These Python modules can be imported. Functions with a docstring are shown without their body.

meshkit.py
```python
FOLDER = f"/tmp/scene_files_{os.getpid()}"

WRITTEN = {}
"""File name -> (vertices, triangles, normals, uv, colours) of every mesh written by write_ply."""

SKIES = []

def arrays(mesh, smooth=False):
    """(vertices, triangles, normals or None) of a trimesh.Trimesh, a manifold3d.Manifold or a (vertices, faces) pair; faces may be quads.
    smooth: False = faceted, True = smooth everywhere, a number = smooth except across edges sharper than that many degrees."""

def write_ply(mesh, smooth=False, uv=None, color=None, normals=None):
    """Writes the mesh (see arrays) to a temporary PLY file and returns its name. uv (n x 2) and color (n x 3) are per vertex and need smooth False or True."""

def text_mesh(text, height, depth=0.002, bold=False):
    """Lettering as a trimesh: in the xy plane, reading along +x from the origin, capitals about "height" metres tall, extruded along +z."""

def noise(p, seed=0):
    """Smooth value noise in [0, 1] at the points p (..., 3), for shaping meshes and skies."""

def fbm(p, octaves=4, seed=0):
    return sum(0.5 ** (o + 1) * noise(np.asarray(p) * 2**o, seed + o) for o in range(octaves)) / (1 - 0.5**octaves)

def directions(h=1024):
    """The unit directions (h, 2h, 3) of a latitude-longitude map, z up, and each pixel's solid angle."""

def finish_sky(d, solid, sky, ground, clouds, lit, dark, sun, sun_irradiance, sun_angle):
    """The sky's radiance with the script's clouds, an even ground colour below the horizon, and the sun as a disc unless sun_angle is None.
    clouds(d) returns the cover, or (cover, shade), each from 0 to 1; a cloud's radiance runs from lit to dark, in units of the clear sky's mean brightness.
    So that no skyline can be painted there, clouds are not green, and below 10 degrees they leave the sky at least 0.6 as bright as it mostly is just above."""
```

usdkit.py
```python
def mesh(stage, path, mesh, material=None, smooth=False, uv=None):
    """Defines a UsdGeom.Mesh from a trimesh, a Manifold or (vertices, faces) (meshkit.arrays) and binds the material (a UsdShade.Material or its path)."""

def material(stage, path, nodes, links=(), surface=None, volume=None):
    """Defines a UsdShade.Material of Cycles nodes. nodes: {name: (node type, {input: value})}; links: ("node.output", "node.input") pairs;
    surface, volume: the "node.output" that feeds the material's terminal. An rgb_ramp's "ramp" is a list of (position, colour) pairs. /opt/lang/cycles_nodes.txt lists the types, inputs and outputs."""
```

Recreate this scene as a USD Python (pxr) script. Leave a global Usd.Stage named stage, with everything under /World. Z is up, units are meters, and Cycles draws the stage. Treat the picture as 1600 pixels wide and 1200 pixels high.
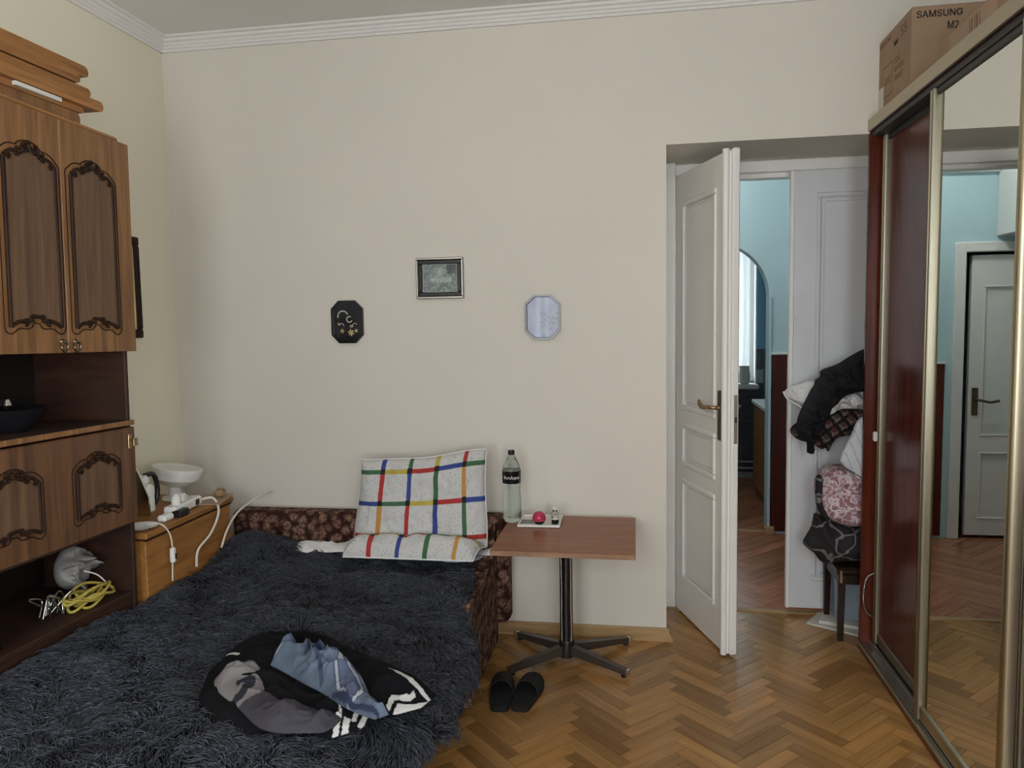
import math, random
import numpy as np, trimesh, manifold3d as m3, usdkit, meshkit
from scipy.spatial import Delaunay
from shapely.geometry import Polygon, Point
import shapely
from pxr import Usd, UsdGeom, UsdLux, UsdShade, Gf, Sdf, Vt

stage = Usd.Stage.CreateInMemory()
UsdGeom.SetStageUpAxis(stage, UsdGeom.Tokens.z)
UsdGeom.SetStageMetersPerUnit(stage, 1.0)
UsdGeom.Xform.Define(stage, '/World')
RNG = np.random.default_rng(7)
random.seed(7)

# ------------------------------------------------------------------ camera
YAW, PITCH, ROLL, FPX = 0.1622, 0.0816, -0.017, 1179.18
fw = np.array([-math.sin(YAW)*math.cos(PITCH), math.cos(YAW)*math.cos(PITCH), -math.sin(PITCH)])
r0 = np.array([math.cos(YAW), math.sin(YAW), 0]); u0 = np.cross(r0, fw)
rt = r0*math.cos(ROLL) + u0*math.sin(ROLL); up = -r0*math.sin(ROLL) + u0*math.cos(ROLL)
cam = UsdGeom.Camera.Define(stage, '/World/camera')
cam.AddTransformOp().Set(Gf.Matrix4d(*rt, 0, *up, 0, *(-fw), 0, 0, 0, 1.55, 1))
cam.CreateHorizontalApertureAttr(36.0); cam.CreateVerticalApertureAttr(27.0)
cam.CreateFocalLengthAttr(36.0*FPX/1600)
cam.CreateClippingRangeAttr(Gf.Vec2f(0.05, 100))
cam.CreateExposureAttr(0.17)

# ------------------------------------------------------------------ daylight: overcast sky, and the light each window lets in, one of them added
sky = UsdLux.DomeLight.Define(stage, '/World/sky')
sky.CreateIntensityAttr(1.0); sky.CreateColorAttr(Gf.Vec3f(0.85, 0.93, 1.0))
def window_light(name, x0, x1, z0, z1, y, toward, power, color):
    l = UsdLux.RectLight.Define(stage, '/World/' + name)
    l.CreateWidthAttr(x1-x0); l.CreateHeightAttr(z1-z0)
    l.CreateIntensityAttr(power); l.CreateColorAttr(Gf.Vec3f(*color))
    l.AddTranslateOp().Set(Gf.Vec3d((x0+x1)/2, y, (z0+z1)/2))
    l.AddRotateXOp().Set(90.0 if toward > 0 else -90.0)
    return l
window_light('daylight', -1.35, -0.25, 0.75, 2.65, -1.62, 1, 6.0, (0.97, 0.985, 1.0))
window_light('daylight_001', 0.25, 1.35, 0.75, 2.65, -1.62, 1, 6.0, (0.97, 0.985, 1.0))
side = window_light('daylight_003', -1.1, 0.5, 0.75, 2.65, 0, 1, 7.6, (0.97, 0.985, 1.0))   # added light: unseen window put in the right-hand wall to brighten the left
side.ClearXformOpOrder(); side.AddTranslateOp().Set(Gf.Vec3d(1.87, -0.3, 1.70)); side.AddRotateZOp().Set(90.0); side.AddRotateXOp().Set(90.0)
window_light('daylight_002', 0.35, 1.153, 0.93, 2.35, 7.95, -1, 4.2, (0.72, 0.92, 1.0))

# ------------------------------------------------------------------ helpers
def numbered(path):
    if not stage.GetPrimAtPath(path): return path
    k = 1
    while stage.GetPrimAtPath(f'{path}_{k:03d}'): k += 1
    return f'{path}_{k:03d}'
def tag(prim, label=None, cat=None, group=None, kind=None):
    for k, v in (('label', label), ('category', cat), ('group', group), ('kind', kind)):
        if v: prim.SetCustomDataByKey(k, v)
    return prim
def thing(name, label, cat, loc=(0, 0, 0), rz=0, group=None, kind=None, rx=0):
    x = UsdGeom.Xform.Define(stage, numbered('/World/' + name))
    x.AddTranslateOp().Set(Gf.Vec3d(*loc))
    if rz: x.AddRotateZOp().Set(math.degrees(rz))
    if rx: x.AddRotateXOp().Set(math.degrees(rx))
    return tag(x.GetPrim(), label, cat, group, kind)
def obj(name, mesh, mat, parent=None, label=None, smooth=30, kind=None, col=None, cat=None, group=None):
    base = str(parent.GetPath()) if parent else '/World'
    m = usdkit.mesh(stage, numbered(base + '/' + name), mesh, MAT[mat], smooth if col is None else True)
    if col is not None:
        UsdGeom.PrimvarsAPI(m).CreatePrimvar('tint', Sdf.ValueTypeNames.Color3fArray, 'vertex').Set(Vt.Vec3fArray.FromNumpy(np.asarray(col, np.float32)))
    return tag(m.GetPrim(), label, cat, group, kind)
def cat(*ms): return trimesh.util.concatenate([tm(m) for m in ms])
def tm(m):
    if isinstance(m, trimesh.Trimesh): return m
    v, f, _ = meshkit.arrays(m)
    return trimesh.Trimesh(v, f, process=False)
def box(x0, x1, y0, y1, z0, z1, c=0.0):
    """a box with chamfered edges"""
    x0, x1 = sorted((x0, x1)); y0, y1 = sorted((y0, y1)); z0, z1 = sorted((z0, z1))
    if c <= 0:
        b = trimesh.creation.box(extents=(x1-x0, y1-y0, z1-z0)); b.apply_translation(((x0+x1)/2, (y0+y1)/2, (z0+z1)/2)); return b
    c = min(c, (x1-x0)*.45, (y1-y0)*.45, (z1-z0)*.45)
    p = []
    for x, sx in ((x0, 1), (x1, -1)):
        for y, sy in ((y0, 1), (y1, -1)):
            for z, sz in ((z0, 1), (z1, -1)):
                p += [(x, y+sy*c, z+sz*c), (x+sx*c, y, z+sz*c), (x+sx*c, y+sy*c, z)]
    return tm(m3.Manifold.hull_points(np.array(p)))
def move(m, loc=(0, 0, 0), rx=0, ry=0, rz=0):
    m = tm(m).copy()
    for a, ax in ((rx, (1, 0, 0)), (ry, (0, 1, 0)), (rz, (0, 0, 1))):
        if a: m.apply_transform(trimesh.transformations.rotation_matrix(a, ax))
    m.apply_translation(loc); return m
def lathe(prof, n=32, loc=(0, 0, 0)):
    """prof: (radius, z) pairs from bottom to top"""
    prof = np.array(prof, float)
    a = np.arange(n)*2*np.pi/n
    v = np.stack([prof[:, None, 0]*np.cos(a), prof[:, None, 0]*np.sin(a), np.repeat(prof[:, 1:], n, 1)], -1).reshape(-1, 3)
    f = []
    for i in range(len(prof)-1):
        for j in range(n):
            a0, a1, b0, b1 = i*n+j, i*n+(j+1) % n, (i+1)*n+j, (i+1)*n+(j+1) % n
            f += [(a0, a1, b1), (a0, b1, b0)]
    k = len(v); v = np.vstack([v, [[0, 0, prof[0, 1]], [0, 0, prof[-1, 1]]]])
    for j in range(n):
        f.append((k, (j+1) % n, j)); f.append((k+1, (len(prof)-1)*n+j, (len(prof)-1)*n+(j+1) % n))
    m = trimesh.Trimesh(v, np.array(f), process=False); m.apply_translation(loc); return m
def spline(pts, n=12, closed=False):
    p = np.array(pts, float); k = len(p); out = []
    for i in range(k if closed else k-1):
        if closed: q = [p[(i+j) % k] for j in (-1, 0, 1, 2)]
        else: q = [p[max(i-1, 0)], p[i], p[i+1], p[min(i+2, k-1)]]
        for t in np.arange(n)/n:
            out.append(.5*((2*q[1]) + (q[2]-q[0])*t + (2*q[0]-5*q[1]+4*q[2]-q[3])*t*t + (3*q[1]-q[0]-3*q[2]+q[3])*t**3))
    if not closed: out.append(p[-1])
    return np.array(out)
def tube(path, r, n=8, closed=False, flat=1.0, ref=None):
    """a tube along a polyline; flat < 1 squashes it along ref"""
    p = np.array(path, float); k = len(p)
    t = (np.roll(p, -1, 0)-np.roll(p, 1, 0)) if closed else np.gradient(p, axis=0)
    t /= np.linalg.norm(t, axis=1, keepdims=True)+1e-12
    ref = np.array(ref if ref is not None else (0.13, 0.21, 0.97), float); ref /= np.linalg.norm(ref)
    a = np.cross(t, ref); bad = np.linalg.norm(a, axis=1) < .05
    a[bad] = np.cross(t[bad], (1, 0, 0)); a /= np.linalg.norm(a, axis=1, keepdims=True)+1e-12
    b = np.cross(a, t)
    r = np.broadcast_to(np.asarray(r, float), (k,))[:, None, None]
    ang = np.arange(n)*2*np.pi/n
    v = (p[:, None] + r*(np.cos(ang)[None, :, None]*a[:, None] + flat*np.sin(ang)[None, :, None]*b[:, None])).reshape(-1, 3)
    f = []
    for i in range(k if closed else k-1):
        for j in range(n):
            q = [i*n+j, i*n+(j+1) % n, ((i+1) % k)*n+(j+1) % n, ((i+1) % k)*n+j]
            f += [(q[0], q[2], q[1]), (q[0], q[3], q[2])]
    if not closed:
        v = np.vstack([v, p[:1], p[-1:]]); c = len(v)-2
        for j in range(n):
            f.append((c, j, (j+1) % n)); f.append((c+1, (k-1)*n+(j+1) % n, (k-1)*n+j))
    return trimesh.Trimesh(v, np.array(f), process=False)
def prism(poly, h):
    """polygon in xy, extruded 0..h in z"""
    return trimesh.creation.extrude_polygon(poly if isinstance(poly, Polygon) else Polygon(poly), h, engine='earcut')
def stand(m, axis='y'):
    """xy-drawn mesh put upright: x stays, y becomes z; depth z goes to -y ('y'), or the drawing's x runs along y and depth goes to +x ('x')"""
    m = tm(m).copy(); v = m.vertices.copy()
    if axis == 'y': w = np.stack([v[:, 0], -v[:, 2], v[:, 1]], 1)
    else: w = np.stack([v[:, 2], v[:, 0], v[:, 1]], 1)
    return trimesh.Trimesh(w, m.faces, process=False)
def fill(poly, res, rnd=3):
    """fine triangulation of the inside of an outline; returns points, faces, distance to the outline, boundary flags"""
    ring = spline(poly, 8, True) if rnd else np.array(poly)
    pg = Polygon(ring).buffer(0)
    if pg.geom_type != 'Polygon': pg = max(pg.geoms, key=lambda g: g.area)
    L = pg.exterior.length; n = max(12, int(L/res))
    b = np.array([pg.exterior.interpolate(i/n, normalized=True).coords[0] for i in range(n)])
    x0, y0, x1, y1 = pg.bounds
    g = np.stack(np.meshgrid(np.arange(x0, x1, res), np.arange(y0, y1, res)), -1).reshape(-1, 2)
    g = g + (RNG.random(g.shape)-.5)*res*.10
    inner = pg.buffer(-res*.6)
    g = g[shapely.contains_xy(inner, g[:, 0], g[:, 1])]
    p = np.vstack([b, g]); t = Delaunay(p).simplices
    c = p[t].mean(1); t = t[shapely.contains_xy(pg, c[:, 0], c[:, 1])]
    e0, e1 = p[t[:, 1]]-p[t[:, 0]], p[t[:, 2]]-p[t[:, 0]]
    flip = (e0[:, 0]*e1[:, 1]-e0[:, 1]*e1[:, 0]) < 0; t[flip] = t[flip][:, [0, 2, 1]]
    d = shapely.distance(pg.exterior, shapely.points(p)); d[:n] = 0
    return p, t, d, n
def shell(p, t, n, top, bot):
    """closed sheet: top and bottom heights per point, welded round the outline"""
    k = len(p); idx = np.arange(k); idx[n:] = np.arange(k, 2*k-n)
    v = np.vstack([np.c_[p, top], np.c_[p[n:], bot[n:]]])
    return trimesh.Trimesh(v, np.vstack([t, idx[t][:, ::-1]]), process=False)
def cloth(poly, z0, th, res=.006, seed=0, amp=.01, freq=14, edge=.03, paint=None, stretch=(1, 1), rnd=3):
    p, t, d, n = fill(poly, res, rnd)
    q = np.c_[p*freq*np.array(stretch), np.zeros(len(p))+seed*3.7]
    warp = np.stack([meshkit.noise(q*.5, seed+3), meshkit.noise(q*.5+9, seed+4), np.zeros(len(p))], 1)*2.2
    r1 = 1-np.abs(meshkit.noise(q+warp, seed)-.5)*2
    r2 = 1-np.abs(meshkit.noise(q*2.3+warp*1.5, seed+1)-.5)*2
    fold = r1**3+.4*r2**3
    rise = 1-np.exp(-d/edge)
    top = z0 + (th*(.35+.65*meshkit.noise(q*.45, seed+9)) + amp*(fold-.25))*rise
    bot = np.full(len(p), z0-.004)
    m = shell(p, t, n, top, bot)
    c = None
    if paint is not None:
        c = paint(p); c = np.vstack([c, c[n:]])
    return m, c
def puff(poly, yc, depth, res=.008, seed=0, amp=.02, freq=12, edge=.05, stretch=(1, 1), back=None, paint=None):
    """an upright bulging heap: outline in xz at y = yc"""
    p, t, d, n = fill(poly, res)
    q = np.c_[p*freq*np.array(stretch), np.zeros(len(p))+seed*3.7]
    warp = np.stack([meshkit.noise(q*.5, seed+3), meshkit.noise(q*.5+9, seed+4), np.zeros(len(p))], 1)*2.2
    r1 = 1-np.abs(meshkit.noise(q+warp, seed)-.5)*2
    r2 = 1-np.abs(meshkit.noise(q*2.3+warp*1.5, seed+1)-.5)*2
    fold = r1**3+.4*r2**3
    rise = np.sqrt(1-np.exp(-d/edge))
    top = (depth + amp*(fold-.35)*2)*rise
    bot = -(back if back is not None else depth)*rise
    m = stand(shell(p, t, n, top, bot)); m.apply_translation((0, yc, 0))
    c = None
    if paint is not None:
        c = paint(p); c = np.vstack([c, c[n:]])
    return m, c
def inpoly(p, poly): return shapely.contains_xy(Polygon(poly).buffer(0), p[:, 0], p[:, 1])
def srgb(r, g, b):
    c = np.array([r, g, b])/255.0
    return tuple(np.where(c <= .04045, c/12.92, ((c+.055)/1.055)**2.4))

# ------------------------------------------------------------------ materials
MAT = {}
def mat(name, nodes, links=(), surface='p.BSDF'):
    MAT[name] = usdkit.material(stage, '/World/Looks/' + name, nodes, links, surface=surface)
def plain(name, color, rough=.5, metal=0, bump=0, bscale=60, vary=0, vscale=3, **kw):
    """an even material; vary mottles the colour a little, bump gives fine relief"""
    n = {'p': ('principled_bsdf', {'base_color': color, 'roughness': rough, 'metallic': metal, **kw})}; l = []
    if bump or vary: n['tc'] = ('texture_coordinate', {})
    if vary:
        c = np.array(color)
        n['vn'] = ('noise_texture', {'scale': vscale, 'detail': 4})
        n['vr'] = ('rgb_ramp', {'ramp': [(.3, tuple(c*(1-vary))), (.7, tuple(np.minimum(c*(1+vary), 1)))]})
        l += [('tc.object', 'vn.vector'), ('vn.fac', 'vr.fac'), ('vr.color', 'p.base_color')]
    if bump:
        n['bn'] = ('noise_texture', {'scale': bscale, 'detail': 3}); n['b'] = ('bump', {'strength': bump, 'distance': .005})
        l += [('tc.object', 'bn.vector'), ('bn.fac', 'b.height'), ('b.normal', 'p.normal')]
    mat(name, n, l)
def wood(name, dark, light, stretch=(14, 14, 1.2), rough=.45, rot=(0, 0, 0), rnd=0, bump=.08, detail=5, scale=2.2, **kw):
    n = {'tc': ('texture_coordinate', {}), 'm': ('mapping', {'scale': stretch}), 'mr': ('mapping', {'rotation': rot}),
         'n': ('noise_texture', {'scale': scale, 'detail': detail, 'roughness': .62, 'distortion': .6}),
         'r': ('rgb_ramp', {'ramp': [(.28, dark), (.5, tuple((np.array(dark)+np.array(light))/2)), (.72, light)]}),
         'b': ('bump', {'strength': bump, 'distance': .002}),
         'p': ('principled_bsdf', {'roughness': rough, **kw})}
    l = [('tc.object', 'mr.vector'), ('mr.vector', 'm.vector'), ('m.vector', 'n.vector'), ('n.fac', 'r.fac'), ('n.fac', 'b.height'), ('b.normal', 'p.normal')]
    if rnd:
        n['oi'] = ('object_info', {}); n['rr'] = ('rgb_ramp', {'ramp': [(0, (1-rnd, 1-rnd*1.08, 1-rnd*1.25)), (.5, (1, 1, 1)), (1, (1+rnd*.9, 1+rnd*.8, 1+rnd*.65))]})
        n['mx'] = ('mix_color', {'blend_type': 'multiply', 'fac': 1.0, 'use_clamp': False})
        l += [('oi.random', 'rr.fac'), ('r.color', 'mx.a'), ('rr.color', 'mx.b'), ('mx.result', 'p.base_color')]
    else: l.append(('r.color', 'p.base_color'))
    mat(name, n, l)
def tinted(name, rough=.8, bump=.15, bscale=300, **kw):
    """colour printed or woven in, read from the mesh"""
    mat(name, {'a': ('attribute', {'attribute': 'tint'}), 'tc': ('texture_coordinate', {}), 'bn': ('noise_texture', {'scale': bscale, 'detail': 2}),
               'b': ('bump', {'strength': bump, 'distance': .002}), 'p': ('principled_bsdf', {'roughness': rough, **kw})},
        [('a.color', 'p.base_color'), ('tc.object', 'bn.vector'), ('bn.fac', 'b.height'), ('b.normal', 'p.normal')])

plain('cream_paint', (.74, .70, .62), .75, vary=.025, vscale=1.2, bump=.06, bscale=40)
plain('cream_paint_left', (.81, .765, .60), .75, vary=.025, vscale=1.2, bump=.06, bscale=40)
plain('ceiling_paint', (.82, .815, .80), .85)
plain('white_plaster', (.80, .79, .77), .6)
plain('door_paint', (.86, .84, .80), .38, vary=.03, vscale=5)
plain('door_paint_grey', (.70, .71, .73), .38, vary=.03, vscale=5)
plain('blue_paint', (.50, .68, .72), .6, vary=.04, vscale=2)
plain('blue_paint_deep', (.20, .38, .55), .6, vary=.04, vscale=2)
plain('hall_white', (.78, .77, .72), .5)
plain('black_plastic', (.012, .012, .013), .35)
plain('black_gloss', (.010, .010, .012), .12)
plain('black_fabric', (.010, .010, .012), .9, bump=.3, bscale=160, specular_ior_level=.3)
plain('white_plastic', (.78, .77, .73), .35)
plain('white_fabric', (.75, .75, .74), .85, bump=.25, bscale=60)
plain('chrome', (.75, .74, .72), .18, metal=1)
plain('dark_steel', (.10, .085, .075), .35, metal=.6)
plain('brass', (.42, .30, .17), .35, metal=1)
plain('bronze', (.20, .15, .10), .38, metal=1)
plain('champagne_metal', (.47, .42, .30), .36, metal=1)
plain('stile_metal', (.24, .22, .165), .36, metal=1)
plain('grey_metal', (.45, .44, .41), .35, metal=1)
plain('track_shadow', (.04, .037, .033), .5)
plain('mirror_glass', (.86, .88, .84), .0, metal=1)
plain('cardboard', (.36, .24, .15), .8, vary=.06, vscale=8)
plain('cardboard_light', (.42, .29, .20), .8, vary=.06, vscale=8)
plain('box_ink', (.03, .025, .02), .8)
plain('box_ink_faint', (.20, .125, .075), .8)
plain('paper', (.66, .64, .57), .8)
plain('paper_blue', (.33, .40, .47), .7)
plain('clay_pot', (.7, .68, .62), .5)
plain('yellow_cord', (.42, .33, .06), .5)
plain('white_cord', (.70, .66, .58), .5)
plain('gold_leaf', (.55, .45, .22), .4, metal=.4)
plain('pearl_inlay', (.55, .55, .50), .3)
plain('grey_tile', (.085, .10, .11), .25, vary=.15, vscale=6)
plain('tile_joint', (.30, .33, .34), .7)
plain('grey_leather', (.22, .21, .20), .5, bump=.3, bscale=40)
plain('ball_pink', (.50, .035, .09), .25)
plain('slate_pile', (.028, .030, .038), .9)
plain('slipper_foam', (.010, .010, .010), .8, bump=.3, bscale=150)
plain('dust_brown', (.30, .19, .09), .7)
W_DK, W_LT = srgb(90, 60, 33), srgb(152, 108, 64)
wood('cabinet_wood', W_DK, W_LT, (16, 16, 1.0), .42)
wood('cabinet_panel_wood', srgb(72, 50, 34), srgb(116, 86, 60), (16, 16, 1.0), .42)
wood('cabinet_flap_wood', srgb(66, 43, 26), srgb(116, 79, 49), (16, 16, 1.0), .42)
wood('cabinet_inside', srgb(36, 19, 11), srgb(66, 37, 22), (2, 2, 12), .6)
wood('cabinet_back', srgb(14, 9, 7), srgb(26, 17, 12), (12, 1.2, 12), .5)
wood('carving_wood', srgb(30, 18, 11), srgb(54, 34, 22), (20, 20, 3), .6, specular_ior_level=.2)
wood('board_wood', srgb(120, 76, 36), srgb(182, 130, 74), (16, 1.0, 16), .5)
wood('chest_wood', srgb(124, 80, 34), srgb(176, 122, 62), (14, 1.0, 14), .5)
wood('table_wood', srgb(126, 70, 38), srgb(160, 98, 58), (1.0, 16, 16), .33, specular_ior_level=.35)
wood('table_edge', srgb(130, 95, 70), srgb(175, 140, 110), (2, 16, 16), .5)
wood('mahogany', srgb(66, 21, 10), srgb(106, 42, 23), (14, 14, .8), .22)
wood('mahogany_dark', srgb(52, 14, 8), srgb(84, 28, 16), (14, 14, .8), .3)
wood('chair_wood', srgb(22, 12, 8), srgb(42, 24, 16), (14, 14, 1), .35)
wood('pine_trim', srgb(150, 118, 76), srgb(190, 158, 112), (1.2, 16, 16), .45)
wood('parquet', srgb(146, 106, 58), srgb(182, 138, 84), (1.0, 11, 11), .24, rot=(0, 0, -math.pi/4), rnd=.36, bump=.04)
wood('parquet_cross', srgb(146, 106, 58), srgb(182, 138, 84), (1.0, 11, 11), .24, rot=(0, 0, math.pi/4), rnd=.36, bump=.04)
wood('laminate', srgb(140, 84, 56), srgb(190, 130, 96), (1.0, 12, 12), .25, rot=(0, 0, -math.pi/4), rnd=.22, bump=.03)
wood('laminate_cross', srgb(140, 84, 56), srgb(190, 130, 96), (1.0, 12, 12), .25, rot=(0, 0, math.pi/4), rnd=.22, bump=.03)
plain('floor_bed', (.06, .035, .02), .7)
tinted('printed_cotton', .85, .2, 200)
tinted('denim', .9, .4, 500, specular_ior_level=.2)
tinted('knit', .95, .5, 400, specular_ior_level=.12)
tinted('glazed_print', .25, 0)
# brown sofa velour with crowded blossoms
mat('floral_velour', {'tc': ('texture_coordinate', {}), 'nz': ('noise_texture', {'scale': 30, 'detail': 2}), 'vm': ('mix_vector', {'fac': .018}), 'v': ('voronoi_texture', {'scale': 26, 'randomness': 1}), 'pt': ('voronoi_texture', {'scale': 78}),
    'k': ('rgb_ramp', {'ramp': [(0, (1, 1, 1)), (.42, (.9, .9, .9)), (.60, (.25, .25, .25)), (.75, (0, 0, 0))]}), 'pk': ('rgb_ramp', {'ramp': [(0, (1, 1, 1)), (.4, (.75, .75, .75)), (.7, (.25, .25, .25))]}),
    'bl': ('mix_color', {'blend_type': 'multiply', 'fac': 1.0}), 's': ('separate_xyz', {}), 'h': ('rgb_ramp', {'ramp': [(0, srgb(150, 112, 100)), (.5, srgb(166, 134, 112)), (1, srgb(128, 92, 74))]}), 'mx': ('mix_color', {'blend_type': 'mix', 'a': srgb(50, 27, 21)}),
    'p': ('principled_bsdf', {'roughness': .85, 'specular_ior_level': .2})},
    [('tc.object', 'vm.a'), ('nz.color', 'vm.b'), ('tc.object', 'nz.vector'), ('vm.result', 'v.vector'), ('vm.result', 'pt.vector'), ('v.distance', 'k.fac'), ('pt.distance', 'pk.fac'), ('k.color', 'bl.a'), ('pk.color', 'bl.b'),
     ('v.color', 's.vector'), ('s.x', 'h.fac'), ('bl.result', 'mx.fac'), ('h.color', 'mx.b'), ('mx.result', 'p.base_color')])
def lines(name, base, alt, line, scale, width, rough=.85, metric='euclidean'):
    mat(name, {'tc': ('texture_coordinate', {}), 'nz': ('noise_texture', {'scale': scale*.8, 'detail': 2}), 'vm': ('mix_vector', {'fac': .12}), 'v': ('voronoi_texture', {'scale': scale, 'feature': 'distance_to_edge'}),
        'c': ('voronoi_texture', {'scale': scale}), 's': ('separate_xyz', {}), 'k': ('rgb_ramp', {'ramp': [(0, base), (1, alt)]}),
        'e': ('rgb_ramp', {'ramp': [(0, (0, 0, 0)), (width*.6, (0, 0, 0)), (width, (1, 1, 1))]}), 'mx': ('mix_color', {'blend_type': 'mix', 'a': line}), 'p': ('principled_bsdf', {'roughness': rough})},
        [('tc.object', 'vm.a'), ('nz.color', 'vm.b'), ('tc.object', 'nz.vector'), ('vm.result', 'v.vector'), ('vm.result', 'c.vector'), ('c.color', 's.vector'), ('s.x', 'k.fac'), ('v.distance', 'e.fac'), ('e.color', 'mx.fac'), ('k.color', 'mx.b'), ('mx.result', 'p.base_color')])
lines('pink_print', srgb(150, 108, 116), srgb(186, 140, 150), srgb(214, 200, 202), 24, .13)
lines('cushion_print', srgb(28, 24, 26), srgb(40, 36, 38), srgb(120, 116, 116), 9, .045)
# panes
mat('window_glass', {'t': ('transparent_bsdf', {}), 'g': ('glossy_bsdf', {'roughness': .02, 'color': (1, 1, 1)}), 'f': ('fresnel', {'IOR': 1.45}), 'm': ('mix_closure', {})},
    [('t.BSDF', 'm.closure1'), ('g.BSDF', 'm.closure2'), ('f.fac', 'm.fac')], 'm.closure')
mat('sheer_curtain', {'t': ('transparent_bsdf', {'color': (.9, .9, .9)}), 'd': ('translucent_bsdf', {'color': (.85, .86, .85)}), 'd2': ('diffuse_bsdf', {'color': (.85, .85, .83)}), 'm': ('mix_closure', {'fac': .5}), 'm2': ('mix_closure', {'fac': .72})},
    [('d.BSDF', 'm.closure1'), ('d2.BSDF', 'm.closure2'), ('t.BSDF', 'm2.closure1'), ('m.closure', 'm2.closure2')], 'm2.closure')
plain('bottle_plastic', (.86, .95, .93), .04, transmission_weight=1.0, ior=1.25)
plain('clear_glass', (.93, .96, .95), .03, transmission_weight=1.0, ior=1.4)
mat('lamp_glow', {'e': ('emission', {'color': (.92, .97, 1.0), 'strength': 40.0})}, surface='e.emission')

# ================================================================== the setting
L, D, WX, RW = -2.371, 3.628, 1.026, 1.64
CEIL, REAR, HY = 3.005, -1.4, 4.2          # ceiling height, rear wall, hall side of the thick wall
DX0, DX1, DZ = .146, 1.44, 2.354            # doorway
def struct(name, mesh, m, label, category, smooth=False):
    return obj(name, mesh, m, label=label, cat=category, kind='structure', smooth=smooth)
def cut(a, *bs):
    def man(t):
        t = tm(t); return m3.Manifold(m3.Mesh(np.asarray(t.vertices, np.float32), np.asarray(t.faces, np.uint32)))
    a = man(a)
    for b in bs: a = a-man(b)
    return tm(a)
struct('wall_back', cut(box(L-.2, RW+.2, D, HY, 0, 3.2), box(DX0, DX1, D-.1, HY+.1, -.1, DZ)), 'cream_paint', 'cream painted back wall with the deep doorway at its right', 'wall')
struct('wall_left', box(L-.2, L, REAR-.2, D, 0, 3.2), 'cream_paint_left', 'yellowish cream wall behind the tall carved cabinet', 'wall')
struct('wall_right', cut(box(RW, RW+.2, REAR-.2, D, 0, 3.2), box(RW-.1, RW+.3, -1.1, .5, .75, 2.65)), 'cream_paint', 'cream wall hidden behind the sliding wardrobe', 'wall')
struct('wall_rear', cut(box(L, RW, REAR-.2, REAR, 0, 3.2), box(-1.35, -.25, REAR-.3, REAR+.1, .75, 2.65), box(.25, 1.35, REAR-.3, REAR+.1, .75, 2.65)), 'cream_paint', 'cream wall with two windows behind the viewer', 'wall')
struct('ceiling', box(L-.2, RW+.2, REAR-.2, D+.1, CEIL, CEIL+.15), 'ceiling_paint', 'flat pale grey ceiling over the bedroom', 'ceiling')
def room_window(name, label, a, b, place):
    w = thing(name, label, 'window', kind='structure')
    y0, y1, z0, z1 = -.16, -.10, .75, 2.65
    obj('window_frame', place(cat(box(a, a+.05, y0, y1, z0, z1, .005), box(b-.05, b, y0, y1, z0, z1, .005), box(a+.05, b-.05, y0, y1, z0, z0+.05, .005), box(a+.05, b-.05, y0, y1, z1-.05, z1, .005), box((a+b)/2-.03, (a+b)/2+.03, y0, y1, z0+.05, z1-.05, .005))), 'white_plaster', w)
    obj('pane', place(box(a+.05, (a+b)/2-.03, -.135, -.13, z0+.05, z1-.05)), 'window_glass', w)
    obj('pane', place(box((a+b)/2+.03, b-.05, -.135, -.13, z0+.05, z1-.05)), 'window_glass', w)
    obj('window_sill', place(box(a-.05, b+.05, -.1, .10, z0-.03, z0, .008)), 'white_plaster', w)
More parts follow.
